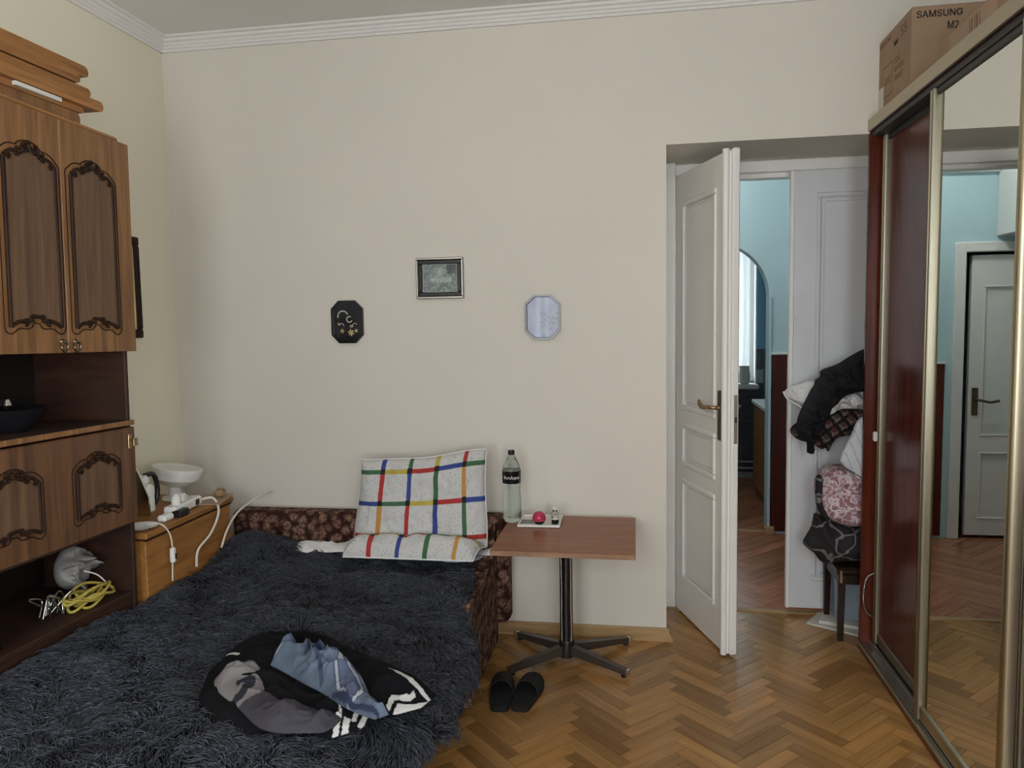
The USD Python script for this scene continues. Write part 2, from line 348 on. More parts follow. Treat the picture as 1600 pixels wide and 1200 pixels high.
room_window('window_1', 'white window behind the viewer on the bed side', -1.35, -.25, lambda m: move(m, (0, REAR, 0)))
room_window('window_2', 'white window behind the viewer on the wardrobe side', .25, 1.35, lambda m: move(m, (0, REAR, 0)))
room_window('window_4', 'added white window, unseen, in the right wall beyond the near end of the wardrobe', -1.1, .5, lambda m: move(m, (RW, 0, 0), rz=math.pi/2))  # unseen window, added to brighten the left wall, cabinet and bed
# cornice: a stepped moulding between wall and ceiling
prof = [(0, 0), (.012, 0), (.016, .010), (.024, .014), (.026, .022), (.034, .028), (.036, .036), (.048, .042), (.052, .052), (.066, .056), (.07, .064), (0, .064)]
def cornice_run(length):
    return prism(prof, length)
m = cornice_run(RW-L); v = m.vertices
struct('trim_1', trimesh.Trimesh(np.stack([L+v[:, 2], D-v[:, 0], CEIL-.064+v[:, 1]], 1), m.faces[:, ::-1], process=False), 'white_plaster', 'white stepped cornice along the top of the back wall', 'cornice', 20)
m = cornice_run(D-REAR); v = m.vertices
struct('trim_2', trimesh.Trimesh(np.stack([L+v[:, 0], REAR+v[:, 2], CEIL-.064+v[:, 1]], 1), m.faces, process=False), 'white_plaster', 'white stepped cornice along the top of the left wall', 'cornice', 20)
# skirting: board with a quarter-round foot, mitred round the doorway corner
sk = [(0, 0), (.030, 0), (.030, .012), (.020, .024), (.014, .030), (.014, .052), (.010, .058), (0, .058)]
m = prism(sk, DX0+.03-L); v = m.vertices.copy()
x = L+v[:, 2]; end = v[:, 2] > .1; x[end] = DX0+v[end, 0]
struct('baseboard_back', trimesh.Trimesh(np.stack([x, D-v[:, 0], v[:, 1]], 1), m.faces[:, ::-1], process=False), 'pine_trim', 'pale wooden skirting board under the back wall', 'skirting', 20)

# floors: herringbone blocks
def herringbone(parent, name, lw, ww, region, axis_x, y0, mats, limit, gap=.0010, z=0.0, th=.006):
    s = math.sqrt(.5); eu, ev = np.array([s, s]), np.array([-s, s])
    rg = shapely.box(*region); blocks = []
    for b in range(-40, 41):
        for k in range(-160, 161):
            o = eu*(k*ww+b*lw) + ev*(k*ww-b*lw)
            for kind in (0, 1):
                c = [o, o+eu*lw, o+eu*lw+ev*ww, o+ev*ww] if kind == 0 else [o-eu*ww, o, o+ev*lw, o-eu*ww+ev*lw]
                c = np.array(c)+(axis_x, y0)
                if c[:, 0].max() < region[0] or c[:, 0].min() > region[2] or c[:, 1].max() < region[1] or c[:, 1].min() > region[3]: continue
                pg = Polygon(c).buffer(-gap, join_style=2).intersection(rg)
                if pg.area > 2e-4 and pg.geom_type == 'Polygon': blocks.append((kind, pg))
    blocks.sort(key=lambda q: math.hypot(q[1].centroid.x, q[1].centroid.y))
    rest = [[], []]
    for i, (kind, pg) in enumerate(blocks):
        top = z + random.uniform(-.0004, .0004)
        inner = pg.buffer(-.0008, join_style=2)
        m = prism(pg, th); v = m.vertices.copy(); v[:, 2] += top-th
        m = trimesh.Trimesh(v, m.faces, process=False)
        if i < limit: obj(name, m, mats[kind], parent, smooth=False)
        else: rest[kind].append(m)
    for kind in (0, 1):
        if rest[kind]: obj(name + '_field', cat(*rest[kind]), mats[kind], parent, smooth=False, kind='stuff')
    return len(blocks)
fl = thing('floor', 'brown herringbone parquet floor of the bedroom', 'floor', kind='structure')
obj('subfloor', box(L-.2, RW+.2, REAR-.2, 4.055, -.12, -.006), 'floor_bed', fl)
AX = .179 - .28/math.sqrt(2)
n1 = herringbone(fl, 'parquet_block', .28, .056, (-.80, 2.0, 1.6, 4.04), AX, 3.202, ('parquet', 'parquet_cross'), 290)
n2 = herringbone(fl, 'parquet_far_block', .28, .056, (L, REAR, 1.6, 2.0), AX, 3.202, ('parquet', 'parquet_cross'), 0)
n3 = herringbone(fl, 'parquet_bed_block', .28, .056, (L, 2.0, -.80, 3.62), AX, 3.202, ('parquet', 'parquet_cross'), 0)
fh = thing('floor_001', 'reddish herringbone laminate floor of the hall beyond the doorway', 'floor', kind='structure')
obj('subfloor', box(-1.6, 2.0, 4.055, 5.62, -.12, -.006), 'floor_bed', fh)
herringbone(fh, 'laminate_plank', .50, .095, (-1.2, 4.07, 1.6, 5.60), .72, 4.3, ('laminate', 'laminate_cross'), 150)
fk = thing('floor_002', 'reddish laminate floor of the kitchen seen through the arch', 'floor', kind='structure')
obj('subfloor', box(-1.6, 2.0, 5.62, 7.6, -.12, -.006), 'floor_bed', fk)
herringbone(fk, 'laminate_plank', .50, .095, (-.6, 5.64, 1.6, 7.53), .72, 4.3, ('laminate', 'laminate_cross'), 120)
struct('trim_3', box(DX0, DX1, 4.035, 4.075, -.004, .006, .003), 'pine_trim', 'thin pale threshold strip between parquet and hall floor', 'threshold')
struct('trim_4', box(.16, .92, 5.60, 5.64, -.004, .006, .003), 'pine_trim', 'thin pale threshold strip under the kitchen arch', 'threshold')

# door frame at the back of the deep doorway, and the two leaves
FY0, FY1 = 4.10, 4.20
fr = thing('trim_5', 'cream painted frame round the double door in the deep doorway', 'door frame', kind='structure')
obj('jamb', cat(box(DX0, DX0+.065, 4.045, FY1, 0, DZ, .004), box(DX0+.06, DX0+.077, 4.09, 4.11, 0, DZ-.06, .002)), 'door_paint', fr, smooth=False)
obj('jamb', box(DX1-.065, DX1, 4.045, FY1, 0, DZ, .004), 'door_paint', fr)
obj('head', cat(box(DX0+.065, DX1-.065, FY0, FY1, 2.295, DZ, .004), box(DX0+.065, DX1-.065, FY0+.03, FY1, 2.27, 2.295, .003)), 'door_paint', fr)
def frame_ring(x0, x1, z0, z1, w, y, h):
    """a raised moulding ring on the face y (towards -y)"""
    out = []
    for a, b, c, d in ((x0, x1, z1-w, z1), (x0, x1, z0, z0+w), (x0, x0+w, z0+w, z1-w), (x1-w, x1, z0+w, z1-w)):
        out.append(box(a, b, y-h, y+.002, c, d, w*.42))
    return cat(*out)
def door_leaf(t, w, h, panels, paint):
    """leaf along +x from its hinge, thickness 0..0.042 in y; face towards -y"""
    th = .042
    body = box(0, w, 0, th, 0, h, .003)
    for x0, x1, z0, z1 in panels:
        body = cut(body, box(x0, x1, -.01, .012, z0, z1))
        body = cut(body, box(x0, x1, th-.012, th+.01, z0, z1))
    obj('slab', body, paint, t, smooth=False)
    for x0, x1, z0, z1 in panels:
        field = cut(box(x0+.028, x1-.028, .004, .02, z0+.028, z1-.028, .007), box(-1, 2, .0205, .3, -1, 4))
        obj('panel', field, paint, t, smooth=False)
        obj('moulding', frame_ring(x0-.012, x1+.012, z0-.012, z1+.012, .026, .004, .012), paint, t, smooth=False)
LW, LH = .60, 2.272
hx, hy = .212, 4.04
ang = math.atan2(3.468-hy, .402-hx)
d1 = thing('door_1', 'open white panelled door leaf swung into the room', 'door', (hx, hy, .010), ang, kind='structure')
pan = [(.105, LW-.12, 1.09, 2.12), (.105, LW-.12, .80, 1.0), (.105, LW-.12, .20, .71)]
door_leaf(d1, LW, LH, pan, 'door_paint')
# rounded overlap strip on the meeting edge
obj('astragal', cat(box(LW-.012, LW+.022, .018, .052, 0.0, LH+.008, .006), tube([(LW-.004, -.004, .0), (LW-.004, -.004, LH+.006)], .015, 12)), 'door_paint', d1)
hp = obj('handle_plate', box(LW-.075, LW-.042, -.008, .002, .985, 1.215, .006), 'dark_steel', d1)
obj('handle', cat(tube(spline([(LW-.058, 0, 1.135), (LW-.06, -.035, 1.136), (LW-.085, -.05, 1.138), (LW-.13, -.052, 1.132), (LW-.17, -.05, 1.142), (LW-.195, -.045, 1.158)], 8), np.interp(np.arange(41), [0, 12, 20, 30, 40], [.009, .009, .010, .012, .006]), 10), lathe([(.014, 0), (.014, .012), (.011, .016)], 16).apply_transform(trimesh.transformations.rotation_matrix(math.pi/2, (1, 0, 0))).apply_translation((LW-.058, 0, 1.135))), 'brass', d1)
obj('keyhole', box(LW-.062, LW-.055, -.0095, -.006, 1.01, 1.03, .002), 'black_plastic', d1)
obj('lock_plate', box(LW+.0215, LW+.0235, .028, .044, .98, 1.20, .0005), 'grey_metal', d1)
obj('latch', box(LW+.022, LW+.028, .031, .041, 1.075, 1.10, .002), 'dark_steel', d1)
obj('handle', cat(tube(spline([(LW-.058, .042, 1.135), (LW-.058, .085, 1.136), (LW-.075, .098, 1.136), (LW-.14, .10, 1.13)], 8), .009, 10)), 'grey_metal', d1, label='steel lever on the far side of the leaf')
obj('handle_plate', box(LW-.075, LW-.042, .041, .05, .985, 1.215, .003), 'grey_metal', d1)
for z in (.30, 1.15, 2.0):
    obj('hinge', lathe([(.008, z-.05), (.009, z-.048), (.009, z+.048), (.008, z+.05)], 12, (-.006, .02, 0)), 'door_paint', d1)
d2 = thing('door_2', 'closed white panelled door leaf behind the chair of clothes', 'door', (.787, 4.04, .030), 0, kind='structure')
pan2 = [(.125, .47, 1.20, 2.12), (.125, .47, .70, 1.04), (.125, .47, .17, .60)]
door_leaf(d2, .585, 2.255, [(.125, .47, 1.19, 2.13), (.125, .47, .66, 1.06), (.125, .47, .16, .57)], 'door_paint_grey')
obj('meeting_strip', box(-.012, .010, -.006, .03, 0, 2.255, .004), 'door_paint', d2)
obj('bolt', cat(box(.012, .022, -.012, -.001, 1.40, 1.52, .003), lathe([(.004, 0), (.006, .01), (.004, .016)], 10, (.017, -.014, 1.46))), 'door_paint', d2)

# ---------------------------------------------------------------- hall and kitchen beyond the doorway
HF = 5.57
ax, ar, az = .545, .39, 1.70
archp = Polygon([(ax-ar, -.1)] + [(ax+ar*math.cos(t), az+ar*math.sin(t)) for t in np.linspace(math.pi, 0, 40)] + [(ax+ar, -.1)])
hole = stand(prism(archp, 1.0)); hole.apply_translation((0, HF+.5, 0))
struct('wall_hall', cut(box(-1.6, 2.0, HF, HF+.13, 0, 2.95), hole, box(-.82, -.105, HF-.1, HF+.3, -.1, 1.967)), 'blue_paint', 'pale blue hall wall with an arch into the kitchen', 'wall')
struct('wall_hall_left', box(-1.4, -1.2, HY, HF, 0, 2.95), 'blue_paint', 'pale blue side wall of the hall', 'wall')
struct('wall_hall_right', box(1.6, 1.8, HY, 7.7, 0, 2.95), 'blue_paint', 'pale blue wall at the far right of hall and kitchen', 'wall')
struct('ceiling_hall', box(-1.6, 2.0, HY, 7.8, 2.95, 3.1), 'white_plaster', 'white ceiling over hall and kitchen', 'ceiling')
wc = thing('trim_6', 'red-brown board panelling on the hall wall right of the arch', 'panelling', kind='structure')
obj('board', box(.955, 1.59, HF-.02, HF, .02, 1.29, .003), 'mahogany_dark', wc)
obj('ledge', box(.95, 1.59, HF-.03, HF, 1.29, 1.305, .003), 'hall_white', wc)
obj('corner_strip', box(.932, .952, HF-.022, HF+.005, 0, 1.70, .004), 'blue_paint', wc)
obj('foot', box(.91, .98, HF-.05, HF-.02, 0, .06, .006), 'pine_trim', wc)
wl = thing('trim_7', 'narrow red-brown board beside the hall door, seen only in the mirror', 'panelling', kind='structure')
obj('board', box(.012, .135, HF-.02, HF, .02, 1.215, .003), 'mahogany', wl)
obj('ledge', box(.005, .14, HF-.028, HF, 1.215, 1.23, .003), 'hall_white', wl)
t6 = thing('trim_8', 'cream frame of the hall door seen in the wardrobe mirror', 'door frame', kind='structure')
obj('jamb', box(-.105, -.035, HF-.025, HF+.10, 0, 2.035, .006), 'door_paint', t6)
obj('jamb', box(-.89, -.82, HF-.025, HF+.10, 0, 2.035, .006), 'door_paint', t6)
obj('head', box(-.82, -.105, HF-.025, HF+.10, 1.967, 2.035, .006), 'door_paint', t6)
d3 = thing('door_3', 'cream hall door with a long panel, seen in the wardrobe mirror', 'door', (-.155, HF+.02, .02), math.pi, kind='structure')
body = cut(box(0, .66, -.04, 0, 0, 1.93, .003), box(.085, .56, -.012, .2, .70, 1.72), box(.085, .56, -.012, .2, .12, .58))
obj('slab', body, 'door_paint', d3, smooth=False)
for z0, z1 in ((.70, 1.72), (.12, .58)):
    obj('moulding', move(frame_ring(.08, .565, z0-.005, z1+.005, .014, 0, .006), (0, 0, 0)).apply_transform(np.diag([1, -1, 1, 1])), 'door_paint', d3, smooth=False)
obj('handle_plate', box(.022, .062, 0, .01, .84, 1.03, .004), 'bronze', d3)
obj('handle', tube(spline([(.042, .008, .95), (.042, .05, .95), (.07, .06, .945), (.12, .058, .935), (.175, .055, .945)], 8), .009, 10), 'bronze', d3)
struct('wall_closet', cat(box(-1.0, .05, HF+.6, HF+.7, 0, 2.95), box(.02, .12, HF+.13, HF+.7, 0, 2.95), box(-1.1, -1.0, HF+.13, HF+.7, 0, 2.95)), 'blue_paint', 'unlit walls behind the hall door', 'wall')
obj('wall_cupboard', cat(box(-.80, -.292, HF-.30, HF-.002, 2.07, 2.70, .004), box(-.79, -.55, HF-.315, HF-.30, 2.08, 2.69, .003), box(-.54, -.302, HF-.315, HF-.30, 2.08, 2.69, .003)), 'hall_white', label='white wall cupboard above the hall door, seen in the mirror', cat='cupboard')
obj('pipe', cat(tube([(.35, HF-.03, 2.515), (-.29, HF-.03, 2.50)], .010, 10), tube([(.30, HF-.03, 2.514), (.30, HF+.005, 2.514)], .012, 10)), 'hall_white', label='thin white pipe running along the top of the blue hall wall', cat='pipe')
# hall ceiling lamp
hl = thing('ceiling_lamp', 'round white ceiling lamp in the hall', 'lamp', (.35, 4.85, 2.95))
obj('base', lathe([(.09, -.03), (.09, 0)], 32), 'white_plastic', hl)
obj('shade', lathe([(.02, -.13), (.09, -.115), (.125, -.08), (.125, -.05), (.09, -.03)], 32), 'lamp_glow', hl)
# kitchen
KY = 7.53
kx0, kx1, kz0, kz1 = .35, 1.153, .93, 2.35
kw = box(-.6, 1.8, KY, KY+.30, 1.256, 2.95)
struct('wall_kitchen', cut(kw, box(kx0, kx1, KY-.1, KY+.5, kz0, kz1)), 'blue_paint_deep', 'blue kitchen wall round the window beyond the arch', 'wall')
kt = thing('wall_kitchen_tiled', 'dark grey tiled lower kitchen wall under the window', 'wall', kind='structure')
obj('backing', cut(box(-.6, 1.8, KY+.008, KY+.30, 0, 1.256), box(kx0, kx1, KY-.1, KY+.5, kz0, 2)), 'tile_joint', kt, smooth=False)
for i in range(8):
    for j in range(5):
        x0, x1, z0, z1 = .02+.2*i, .215+.2*i, .06+.25*j, .305+.25*j
        z1 = min(z1, 1.25)
        if z1-z0 < .02: continue
        if x0 > kx0-.02 and x1 < kx1+.02 and z0 > .9: continue
        if z1 > .93 and x0 < kx1 and x1 > kx0:
            if z0 > .93: x0 = max(x0, kx1)
            else: z1 = .925
        if x1-x0 > .02 and x1 < 1.6: obj('tile', box(x0, x1, KY, KY+.01, z0, z1, .002), 'grey_tile', kt, smooth=False)
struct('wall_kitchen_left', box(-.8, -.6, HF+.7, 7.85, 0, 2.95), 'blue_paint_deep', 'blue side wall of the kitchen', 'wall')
w3 = thing('window_3', 'white kitchen window glowing with daylight beyond the arch', 'window', kind='structure')
y0, y1 = KY+.14, KY+.20
obj('window_frame', cat(box(kx0, kx0+.05, y0, y1, kz0, kz1, .005), box(kx1-.05, kx1, y0, y1, kz0, kz1, .005), box(kx0+.05, kx1-.05, y0, y1, kz0, kz0+.05, .005), box(kx0+.05, kx1-.05, y0, y1, kz1-.05, kz1, .005), box(.73, .78, y0, y1, kz0+.05, kz1-.05, .005)), 'white_plaster', w3)
obj('pane', box(kx0+.05, .73, KY+.165, KY+.17, kz0+.05, kz1-.05), 'window_glass', w3)
obj('pane', box(.78, kx1-.05, KY+.165, KY+.17, kz0+.05, kz1-.05), 'window_glass', w3)
obj('window_sill', box(kx0-.05, kx1-.005, KY-.22, KY+.14, .885, .93, .01), 'white_plaster', w3)
obj('reveal', box(kx1-.012, kx1, KY+.0, KY+.14, .93, kz1), 'white_plaster', w3)
zz = np.linspace(1.0, 2.4, 30); xx = np.linspace(.45, 1.075, 90)
gx, gz = np.meshgrid(xx, zz); gy = KY-.06+.022*np.sin(gx*95+.6*np.sin(gz*3))
v = np.stack([gx, gy, gz], -1).reshape(-1, 3); f = []
for i in range(29):
    for j in range(89):
        a = i*90+j; f += [(a, a+1, a+91), (a, a+91, a+90)]
v2 = v.copy(); v2[:, 1] += .002; fb = np.array(f)[:, ::-1]+len(v)
obj('curtain', trimesh.Trimesh(np.vstack([v, v2]), np.vstack([f, fb]), process=False), 'sheer_curtain', label='white sheer curtain at the kitchen window', cat='curtain', smooth=True)
obj('vase', lathe([(.035, .931), (.05, .94), (.055, 1.0), (.045, 1.08), (.05, 1.10), (.046, 1.10), (.04, 1.02), (.03, .96)], 24, (1.02, KY-.145, 0)), 'clay_pot', label='white patterned pot on the kitchen window sill', cat='pot')
obj('pipe_rail', cat(tube([(.6, KY-.03, .11), (1.5, KY-.03, .09)], .012, 8), tube([(.6, KY-.03, .17), (1.5, KY-.03, .155)], .012, 8)), 'grey_metal', label='pair of heating pipes along the foot of the kitchen wall', cat='pipe')
kc = thing('kitchen_cabinet', 'pale wooden kitchen cabinet edge just beyond the arch', 'cabinet', (0, 0, 0))
obj('body', box(1.035, 1.58, 6.1, 6.9, .08, .80, .004), 'chest_wood', kc)
obj('worktop', box(1.02, 1.585, 6.08, 6.92, .80, .835, .005), 'hall_white', kc)
obj('plinth', box(1.06, 1.58, 6.12, 6.88, 0, .08), 'mahogany_dark', kc)
obj('jar', lathe([(.04, .835), (.05, .845), (.05, .92), (.035, .945), (.02, .95)], 20, (1.075, 6.22, 0)), 'white_plastic', label='white jar on the kitchen cabinet', cat='jar')

# ================================================================== tall carved cabinet on the left
CF = -1.924                                  # face of its doors
LEAN = -0.0227                               # it leans slightly towards the corner
cb = thing('wall_cabinet', 'tall old wooden wall unit with carved doors and open niches, left of the bed', 'cabinet', (0, 0, -LEAN*2.6), rx=LEAN)
YU0, YU1, YL0, YL1 = 1.61, 2.635, 1.61, 2.608
def cbox(name, x0, x1, y0, y1, z0, z1, m, c=.002, parent=cb): return obj(name, box(x0, x1, y0, y1, z0, z1, c), m, parent)
BK = L+.03
cbox('upper_body', BK, CF-.02, YU0, YU1, 1.474, 2.257, 'cabinet_wood')
cbox('top_board', BK, CF-.02, YU0, YU1-.012, 2.257, 2.279, 'board_wood', .009)
for y in (YL0, YL1-.02):
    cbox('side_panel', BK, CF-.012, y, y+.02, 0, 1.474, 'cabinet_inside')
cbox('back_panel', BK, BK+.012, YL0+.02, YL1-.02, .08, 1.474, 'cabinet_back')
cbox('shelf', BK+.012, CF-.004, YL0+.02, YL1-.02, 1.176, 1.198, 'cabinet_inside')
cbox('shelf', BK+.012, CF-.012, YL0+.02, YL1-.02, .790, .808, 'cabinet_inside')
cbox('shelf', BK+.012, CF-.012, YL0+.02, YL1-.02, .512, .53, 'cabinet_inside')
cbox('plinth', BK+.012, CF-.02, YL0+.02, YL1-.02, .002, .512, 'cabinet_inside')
cbox('shelf_edge', CF-.004, CF+.006, YL0, YL1, 1.180, 1.199, 'cabinet_wood')
def ogee(y0, y1, z0, z1, rise, dip, n=60):
    """outline of a carved panel: straight sides, scrolled top and bottom"""
    t = np.linspace(0, 1, n); w = y1-y0
    hump = np.sin(np.pi*t)**2*rise - np.sin(2*np.pi*np.abs(t-.5)*2)*rise*.30*(np.abs(t-.5) > .15)
    top = np.stack([y0+w*t, z1-rise+hump], 1)
    bump = np.sin(np.pi*t)**2*dip - np.sin(2*np.pi*np.abs(t-.5)*2)*dip*.3*(np.abs(t-.5) > .15)
    bot = np.stack([y1-w*t, z0+bump[::-1]], 1)
    return np.vstack([top, bot])
def on_face(q, x): return np.c_[np.full(len(q), x), q]
def scroll(c, r, turns, a0, sgn, x, rad):
    t = np.linspace(0, 1, 26); a = a0+sgn*turns*2*np.pi*t; rr = r*(1-.8*t)
    return tube(on_face(np.stack([c[0]+rr*np.cos(a), c[1]+rr*np.sin(a)], 1), x), rad*(1-.5*t), 6)
def carve(parent, y0, y1, z0, z1, rise, dip, x, groove=.022):
    o = ogee(y0, y1, z0, z1, rise, dip)
    pg = Polygon(o).buffer(0)
    obj('panel', move(stand(prism(pg, .006), 'x'), (x-.001, 0, 0)), 'cabinet_panel_wood', parent)
    mould = [tube(on_face(o, x+.004), .0065, 8, closed=True)]
    cy = (y0+y1)/2; zt = z1; zb = z0+dip
    s = min(1.0, (y1-y0)/.20)
    for sg in (-1, 1):
        mould += [scroll((cy+sg*.020*s, zt-.006), .016*s, 1.1, math.pi/2, -sg, x+.008, .006*s), scroll((cy+sg*.055*s, zt-rise*.55), .014*s, 1.0, math.pi/2, sg, x+.007, .006*s),
                  scroll((cy+sg*.088*s, zt-rise*1.02), .011*s, 1.0, 0 if sg > 0 else math.pi, sg, x+.007, .0055*s),
                  scroll((cy+sg*.018*s, zb-.004), .012*s, 1.0, -math.pi/2, sg, x+.008, .005*s), scroll((cy+sg*.050*s, zb-dip*.5), .013*s, 1.0, -math.pi/2, -sg, x+.007, .005*s)]
        mould.append(tube(on_face(np.array([(cy+sg*(y1-y0)/2*.98, z1-rise*1.1), (cy+sg*(y1-y0)/2*1.0, z0+dip*.1)]), x+.004), .0062, 8))
    leaf = tube(on_face(spline([(cy, zt+.018), (cy-.008, zt+.008), (cy, zt-.012)], 8), x+.008), .006, 6)
    obj('carved_moulding', cat(*mould, leaf), 'carving_wood', parent)
    g = np.array(pg.buffer(groove, join_style=1).exterior.coords)[:-1]
    g = g[::max(1, len(g)//140)]
    obj('groove_bead', tube(on_face(g, x+.0005), .0022, 6, closed=True), 'carving_wood', parent)
def cab_door(y0, y1, label=None):
    d = obj('door', box(CF-.02, CF, y0, y1, 1.464, 2.256, .002), 'cabinet_wood', cb)
    return d
yy = 2.288
for y0, y1, kx in ((yy+.0008, YU1+.012, 1), (1.943, yy-.0008, -1), (YU0-.012, 1.9414, -2)):
    d = cab_door(y0, y1)
    a, b = (yy+.042, yy+.042+.212) if kx == 1 else (yy-.03-.212, yy-.03) if kx == -1 else (1.664, 1.876)
    carve(d, a, b, 1.55, 2.125, .045, .035, CF)
    ky = yy+.03*kx if kx != -2 else 1.915
    obj('handle', cat(tube(on_face(spline([(ky, 1.502), (ky-.013, 1.495), (ky-.014, 1.478), (ky, 1.468), (ky+.013, 1.478), (ky+.012, 1.495)], 6, True), CF+.012), .0035, 8, closed=True), lathe([(.009, 0), (.011, .003), (.006, .012)], 12).apply_transform(trimesh.transformations.rotation_matrix(math.pi/2, (0, 1, 0))).apply_translation((CF, ky, 1.502))), 'bronze', d)
fd = obj('flap_door', box(CF-.02, CF, YL0-.01, YL1+.008, .800, 1.172, .004), 'cabinet_flap_wood', cb)
for a, b in ((2.275, 2.525), (1.895, 2.145)):
    carve(fd, a+.02, b-.02, .878, 1.085, .04, .03, CF, .020)
obj('lock', cat(box(CF, CF+.004, 2.572, 2.592, 1.09, 1.145, .002), tube([(CF, 2.582, 1.125), (CF+.03, 2.582, 1.125)], .004, 8), box(CF+.02, CF+.024, 2.574, 2.60, 1.10, 1.13, .002)), 'brass', fd, label='brass lock plate with its key')

# loose boards stacked on the cabinet
def board(name, label, x0, x1, yend, z0, z1, m='board_wood', y0=1.2):
    h = z1-z0; r = min(h*.48, .022)
    pg = shapely.box(y0, z0, yend, z1).buffer(-r).buffer(r, 8)
    b = stand(prism(pg, x1-x0), 'x'); b.apply_translation((x0, 0, 0))
    obj(name, b, m, label=label, cat='board', smooth=30)
board('veneered_board', 'dark veneered board lying flat on the tall cabinet, under the loose boards', -2.14, -1.99, 2.53, 2.2805, 2.334, 'cabinet_wood')
board('wooden_board', 'lowest loose wooden board on the tall cabinet, its end tucked under the longest board', -2.12, -1.985, 2.545, 2.335, 2.357)
board('wooden_board', 'long wooden board on the cabinet that sticks out furthest beyond the rest', -2.10, -1.962, 2.622, 2.358, 2.394)
board('wooden_board', 'wooden board on the cabinet lying directly on the longest one', -2.11, -1.972, 2.570, 2.395, 2.428)
board('wooden_board', 'second wooden board from the top of the stack on the cabinet, shortest of them', -2.11, -1.975, 2.525, 2.436, 2.468)
board('wooden_board', 'topmost wooden board of the stack on the tall cabinet', -2.12, -1.980, 2.575, 2.469, 2.508)
obj('spacer_block', box(-2.09, -2.0, 1.9, 1.94, 2.4285, 2.4355), 'dust_brown', label='thin wooden spacer between the upper boards of the stack', cat='block')
obj('folded_paper', box(-1.984, -1.968, 2.22, 2.42, 2.342, 2.356, .001), 'paper', label='slip of white paper between the lower boards on the cabinet', cat='paper')

# things in the niches
bw = thing('dark_bowl', 'black glossy bowl in the dark upper niche of the cabinet', 'bowl', (-2.10, 2.23, 1.199))
obj('bowl', lathe([(.05, 0), (.055, .006), (.10, .05), (.125, .09), (.120, .09), (.09, .05), (.04, .012)], 32), 'black_gloss', bw)
obj('knob', lathe([(.012, .07), (.02, .10), (.012, .12), (.004, .125)], 16), 'chrome', bw)
bag = puff([(2.43, .63), (2.44, .69), (2.50, .735), (2.57, .70), (2.592, .665), (2.585, .63), (2.55, .575), (2.50, .56), (2.45, .585)], 0, .06, seed=4, amp=.05, freq=16)[0]
bv = bag.vertices.copy(); bag = trimesh.Trimesh(np.stack([-2.12-bv[:, 1], bv[:, 0], bv[:, 2]], 1), bag.faces, process=False)
lb = thing('leather_bag', 'crumpled grey leather bag in the lower niche of the cabinet', 'bag')
obj('bag_body', bag, 'grey_leather', lb, smooth=True)
obj('strap', tube(spline([(-2.06, 2.49, .64), (-2.02, 2.51, .62), (-2.0, 2.54, .57), (-1.99, 2.56, .539)], 8), .006, 8, flat=.5), 'white_plastic', lb)
obj('strap', tube(spline([(-2.07, 2.45, .62), (-2.03, 2.46, .58), (-2.02, 2.465, .539)], 8), .010, 8, flat=.4), 'grey_leather', lb)
rng = np.random.default_rng(3)
coil = []
for k in range(9):
    a = np.linspace(0, 2*np.pi, 26)[:-1]; rx_, ry_ = rng.uniform(.025, .045), rng.uniform(.05, .09)
    coil.append(tube(np.stack([-1.992+rng.uniform(-.015, .012)+rx_*np.cos(a), 2.42+rng.uniform(-.04, .05)+ry_*np.sin(a), .540+k*.005+.012*np.sin(a*2+k)+.012], 1), .0055, 6, closed=True))
yc = thing('yellow_cable', 'tangled yellow cable bundle in the lower niche of the cabinet', 'cable')
obj('cable', cat(*coil), 'yellow_cord', yc)
gl = []
for k in range(8):
    p0 = np.array([-2.03+rng.uniform(-.04, .02), 2.30+rng.uniform(-.05, .05), .545])
    gl.append(tube(spline([p0, p0+(rng.uniform(-.02, .02), rng.uniform(-.04, .04), .05), p0+(rng.uniform(-.02, .02), rng.uniform(-.06, .06), .07), p0+(rng.uniform(-.03, .03), rng.uniform(-.07, .07), .01)], 8), .003, 6))
obj('wire_bundle', cat(*gl), 'grey_metal', label='bright tangle of thin metal wire left of the yellow cable', cat='wire')
obj('storage_tin', lathe([(.06, .548), (.065, .553), (.065, .64), (.06, .645)], 24, (-2.02, 1.97, 0)), 'black_gloss', label='black round tin at the near end of the lower niche', cat='tin')

# low chest between cabinet and corner
ch = thing('low_chest', 'low wooden chest between the tall cabinet and the room corner', 'chest', (0, 0, 0))
obj('body', box(L+.005, CF, 2.665, 3.30, 0, .705, .004), 'chest_wood', ch)
obj('lid', box(L+.004, CF+.008, 2.662, 3.325, .712, .738, .005), 'chest_wood', ch)
obj('lid_edge', box(CF-.006, CF+.004, 2.665, 3.31, .705, .712), 'carving_wood', ch)
CT = .738
DS = .88
fan = thing('desk_lamp', 'white plastic lamp with a wide dish on a stem, on the low chest', 'lamp', (-2.16, 3.23, CT), group=None)
obj('foot', lathe([(.055, 0), (.06, .004), (.058, .014), (.03, .022), (.026, .05), (.034, .07)], 32), 'white_plastic', fan)
head = lathe([(.03, 0), (.07, .012), (.115, .045), (.128, .085), (.130, .105), (.124, .108), (.11, .10), (.02, .092)], 40)
head.apply_scale(DS)
obj('dish', move(head, (0, 0, .060), rx=-.10, ry=.14), 'white_plastic', fan)
obj('cardboard_sheet', move(box(-.07, .12, -.10, .12, 0, .004, .001), (-2.02, 3.21, CT+.001), rz=.25), 'cardboard_light', label='flat piece of brown cardboard on the low chest', cat='cardboard')
obj('wood_offcut', cat(move(box(-.025, .025, -.05, .03, 0, .035, .012), (-1.965, 3.29, CT+.006), rz=.4)), 'dust_brown', label='rounded brown wood offcut at the far end of the chest', cat='block')
ps = thing('power_strip', 'white power strip with a black switch on the low chest', 'power strip', (-1.985, 3.03, CT+.004), .1)
obj('body', box(-.03, .03, -.13, .11, 0, .042, .008), 'white_plastic', ps)
